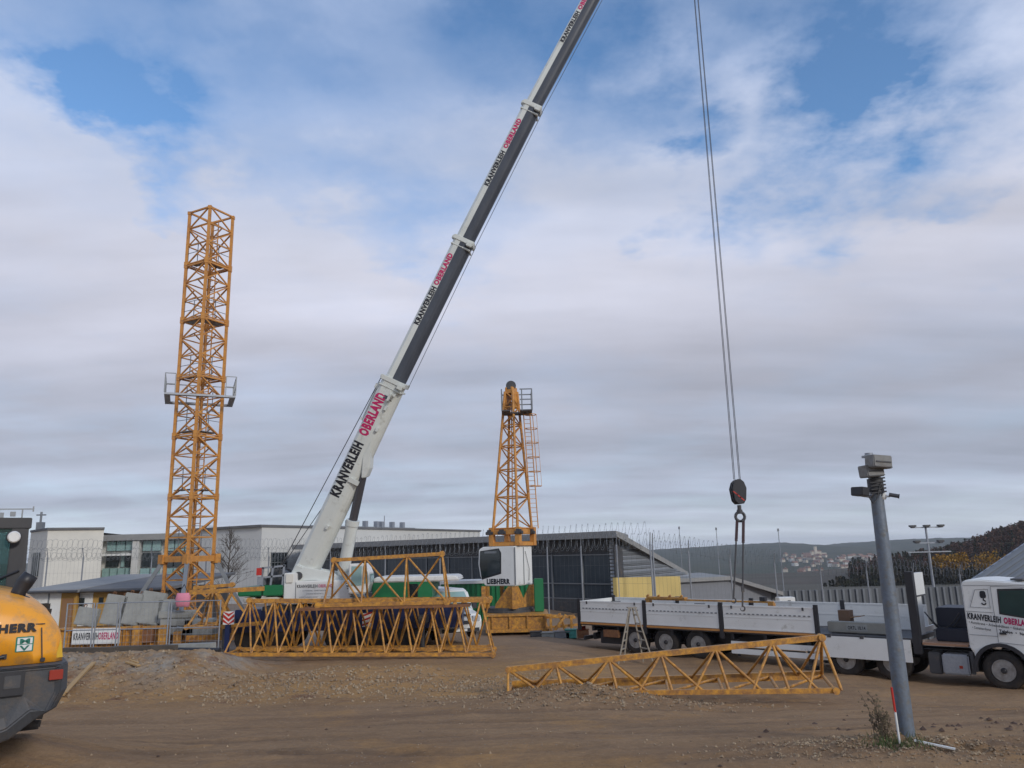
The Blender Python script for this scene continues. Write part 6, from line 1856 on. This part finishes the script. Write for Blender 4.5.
# timbers, pipes on the bank top
rp = random.Random(31)
dl = [(60,118,27.6,640,.16,wood_dark,'dark wet timber beam on the bank top below the banner'),(110,178,27.9,644,.18,wood_dark,'dark timber beam on the bank top below the leaning slabs'),(150,222,28.2,646,.14,black_p,'black plastic pipe on the bank top near the chevron sign'),
      (70,150,28.8,637,.12,mid_grey,'grey steel tube behind the dark timber on the bank'),(168,215,28.6,637,.26,concrete,'grey concrete kerb stone lying below the pink sack'),(95,135,28.6,634,.22,dark_grey,'dark folded tarpaulin roll under the banner'),(135,225,29.0,641,.10,wood_dark,'thin dark plank behind the black pipe')]
nm = ['timber_beam','timber_beam','pipe','steel_tube','kerb_stone','tarpaulin_roll','plank']
for k, (a, b, Y, y, r, m, lab) in enumerate(dl):
    Y -= 2.0; p = V(gx(a,Y,.8),Y+.1,0); q = V(gx(b,Y,.8),Y-.15,0); p.z = H0(p.x,p.y)+r*.6; q.z = H0(q.x,q.y)+r*.55
    mb = MB()
    if nm[k] in ('pipe','steel_tube','tarpaulin_roll'): mb.smooth = True; mb.tube(p,q,r*.55,12)
    else: mb.bar(p,q,r*1.3,r)
    tag(mb.build(nm[k], m, bevel=0), lab, nm[k].replace('_',' '))
def plank(px0,py0,px1,py1,Y0,Y1,w,lab):
    p = at(px0,py0,Y0); q = at(px1,py1,Y1); p.z = H(p.x,p.y)+.05; q.z = H(q.x,q.y)+.05
    mb = MB(); mb.bar(p,q,w,.04); mb.bar(p+V(.04,.1,.045),q.lerp(p,.2)+V(0,.1,.045),w*.5,.03)
    tag(mb.build('plank', mat('fresh_wood',(.42,.27,.12),.8) if 'fresh_wood' not in bpy.data.materials else bpy.data.materials['fresh_wood']), lab, 'plank')
plank(63,683,94,661,20.8,23.7,.12,'light wooden plank slanting down the gravel bank beside the loader')
plank(127,661,139,664,23.8,23.5,.12,'short bent piece of light wood on the gravel bank')
# clods
rk = random.Random(44); mb = MB()
for k in range(60):
    if k < 34: x, y, s_ = rk.gauss(7.0,1.1), rk.gauss(12.6,.7), rk.uniform(.02,.07)
    else: y = rk.uniform(9,16); x = rk.uniform(-.5,.6)*y; s_ = rk.uniform(.012,.035)
    c_ = V(x,y,H(x,y)+s_*.2); n0 = len(mb.v)
    vs = [c_+Vector(d_)*s_*rk.uniform(.6,1.3) for d_ in ((1,0,0),(.3,.9,0),(-.8,.5,0),(-.8,-.5,0),(.3,-.9,0),(0,0,.7))]
    mb._add(vs, [(0,1,5),(1,2,5),(2,3,5),(3,4,5),(4,0,5)])
tag(mb.build('soil_clods', mat('dark_clod',(.09,.055,.04),.95)), 'dark clods of soil on the driven yard', kind='stuff')

# ================================================================== SKY AND LIGHT
SUN_EL, SUN_AZ = 24, 140     # azimuth clockwise from +Y
world = bpy.data.worlds.new('World'); scene.world = world; world.use_nodes = True
nt = world.node_tree; N = nt.nodes; L = nt.links
bg = N['Background']; out = N['World Output']
sky = N.new('ShaderNodeTexSky'); sky.sky_type = 'NISHITA'; sky.sun_disc = False
sky.sun_elevation = R(SUN_EL); sky.sun_rotation = R(SUN_AZ); sky.altitude = 400; sky.air_density = 1.0; sky.dust_density = .6; sky.ozone_density = 2.0
tc = N.new('ShaderNodeTexCoord'); 
def math_(op, a, b=None, clamp=False):
    m = N.new('ShaderNodeMath'); m.operation = op; m.use_clamp = clamp
    for k, v in ((0, a), (1, b)):
        if v is None: continue
        if isinstance(v, (int, float)): m.inputs[k].default_value = v
        else: L.new(v, m.inputs[k])
    return m.outputs[0]
def mrange(v, a, b, c=0, d=1, sm=False):
    r = N.new('ShaderNodeMapRange'); r.inputs[1].default_value = a; r.inputs[2].default_value = b; r.inputs[3].default_value = c; r.inputs[4].default_value = d
    if sm: r.interpolation_type = 'SMOOTHSTEP'
    L.new(v, r.inputs[0]); return r.outputs[0]
sep = N.new('ShaderNodeSeparateXYZ'); L.new(tc.outputs['Generated'], sep.inputs[0])
den = math_('ADD', math_('MAXIMUM', sep.outputs[2], 0), .13)
u = math_('DIVIDE', sep.outputs[0], den); v = math_('DIVIDE', sep.outputs[1], den)
cmb = N.new('ShaderNodeCombineXYZ'); L.new(u, cmb.inputs[0]); L.new(v, cmb.inputs[1])
def noise_(sc, det, ro, off=(0,0,0), st=(1,1,1), dist=0):
    mp = N.new('ShaderNodeMapping'); mp.inputs['Location'].default_value = off; mp.inputs['Scale'].default_value = st; L.new(cmb.outputs[0], mp.inputs[0])
    n = N.new('ShaderNodeTexNoise'); n.inputs['Scale'].default_value = sc; n.inputs['Detail'].default_value = det; n.inputs['Roughness'].default_value = ro; n.inputs['Distortion'].default_value = dist
    L.new(mp.outputs[0], n.inputs['Vector']); return n
warp = noise_(2.2, 6, .6, (3,1,0)).outputs['Color']
wv = N.new('ShaderNodeVectorMath'); wv.operation = 'SUBTRACT'; L.new(warp, wv.inputs[0]); wv.inputs[1].default_value = (.5,.5,.5)
ws = N.new('ShaderNodeVectorMath'); ws.operation = 'SCALE'; L.new(wv.outputs[0], ws.inputs[0]); ws.inputs['Scale'].default_value = .42
wd_ = N.new('ShaderNodeVectorMath'); wd_.operation = 'ADD'; L.new(tc.outputs['Generated'], wd_.inputs[0]); L.new(ws.outputs[0], wd_.inputs[1])
def blob(px, py, r, amt):
    d_ = ray(px, py).normalized()
    s = N.new('ShaderNodeVectorMath'); s.operation = 'DISTANCE'; L.new(wd_.outputs[0], s.inputs[0]); s.inputs[1].default_value = d_
    return math_('MULTIPLY', mrange(s.outputs['Value'], r*.25, r, 1, 0, True), amt)
n1 = noise_(1.15, 10, .58, (4.3,7.1,0)).outputs['Fac']
cover = mrange(n1, .25, .55, .85, 1.0)
holes = None
for b in ((150,175,.19,.85),(50,120,.10,.4),(110,60,.20,.35),(330,120,.14,.35),(560,-30,.24,.35),(470,0,.2,.45),(850,75,.19,.62),(820,125,.14,.4),(668,160,.07,.55),(620,90,.14,.40),(940,160,.10,.45),(700,20,.15,.35),(780,185,.12,.35),(450,215,.12,.25),(40,0,.2,.3),(1010,200,.06,.5),(260,30,.15,.35),(380,205,.1,.25)):
    x = blob(*b); holes = x if holes is None else math_('ADD', holes, x)
n4 = noise_(3.2, 9, .62, (1,8,0)).outputs['Fac']
for b in ((60,262,.20,-1.2),(0,330,.25,-1.0),(250,260,.16,-.5)):
    holes = math_('ADD', holes, blob(*b))
holes = math_('MULTIPLY', math_('MAXIMUM', holes, 0), mrange(n4, .34, .62, .30, 1.25))
thin = math_('MULTIPLY', mrange(sep.outputs[2], .34, .62, 0, 1, True), mrange(n4, .32, .62, .62, .08))
cover = math_('SUBTRACT', math_('SUBTRACT', cover, holes), thin, True)
# cloud shading by height over the horizon and by noise
ramp = N.new('ShaderNodeValToRGB'); L.new(mrange(sep.outputs[2], 0, .7), ramp.inputs[0])
cr = ramp.color_ramp
stops = [(0.0,(.60,.65,.73)),(.045,(.50,.555,.65)),(.10,(.40,.445,.55)),(.22,(.41,.44,.535)),(.36,(.475,.49,.58)),(.50,(.575,.59,.69)),(.68,(.55,.60,.74)),(1.0,(.42,.52,.74))]
cr.elements[0].position = 0; cr.elements[0].color = (*stops[0][1],1); cr.elements[1].position = 1; cr.elements[1].color = (*stops[-1][1],1)
for p_, c_ in stops[1:-1]:
    e = cr.elements.new(p_); e.color = (*c_,1)
n2 = noise_(1.7, 7, .5, (9,2,0), (1,1.5,1)).outputs['Fac']
n3 = noise_(.55, 5, .5, (2,5,0), (.5,2.4,1)).outputs['Fac']
shade = math_('MULTIPLY', mrange(n2, .3, .7, .92, 1.08), mrange(n3, .35, .65, .86, 1.16))
mulc = N.new('ShaderNodeVectorMath'); mulc.operation = 'SCALE'; L.new(ramp.outputs[0], mulc.inputs[0]); L.new(shade, mulc.inputs['Scale'])
skys = N.new('ShaderNodeVectorMath'); skys.operation = 'MULTIPLY'; L.new(sky.outputs[0], skys.inputs[0]); skys.inputs[1].default_value = (.128,.158,.178)
mixw = N.new('ShaderNodeMix'); mixw.data_type = 'RGBA'; L.new(cover, mixw.inputs[0]); L.new(skys.outputs[0], mixw.inputs[6]); L.new(mulc.outputs[0], mixw.inputs[7])
L.new(mixw.outputs[2], bg.inputs['Color']); bg.inputs['Strength'].default_value = 1.0

sd = bpy.data.lights.new('sun', 'SUN'); sd.energy = 1.5; sd.angle = R(10); sd.color = (1,.95,.88)
so = bpy.data.objects.new('sun', sd); col.objects.link(so)
az = R(SUN_AZ); dirv = V(math.sin(az)*math.cos(R(SUN_EL)), math.cos(az)*math.cos(R(SUN_EL)), math.sin(R(SUN_EL)))
so.rotation_euler = dirv.to_track_quat('Z','Y').to_euler(); so.location = (20,-10,30)

scene.view_settings.view_transform = 'Standard'; scene.view_settings.look = 'None'
scene.view_settings.exposure = .14; scene.view_settings.gamma = 1; scene.view_settings.use_curve_mapping = False
scene.render.engine = 'CYCLES'
scene.cycles.max_bounces = 6; scene.cycles.transparent_max_bounces = 8

# far things fade: thin even air over the whole site and valley
hz = bpy.data.materials.new('air'); hz.use_nodes = True
hn = hz.node_tree; hn.nodes.remove(hn.nodes['Principled BSDF'])
pv = hn.nodes.new('ShaderNodeVolumePrincipled'); pv.inputs['Density'].default_value = 1.2e-4; pv.inputs['Color'].default_value = (.88,.93,1,1)
hn.links.new(pv.outputs[0], hn.nodes['Material Output'].inputs['Volume'])
mb = MB(); mb.box((-5400,-150,-75),(6400,9600,70)); tag(mb.build('haze', hz), 'thin bluish haze over the valley', kind='stuff')
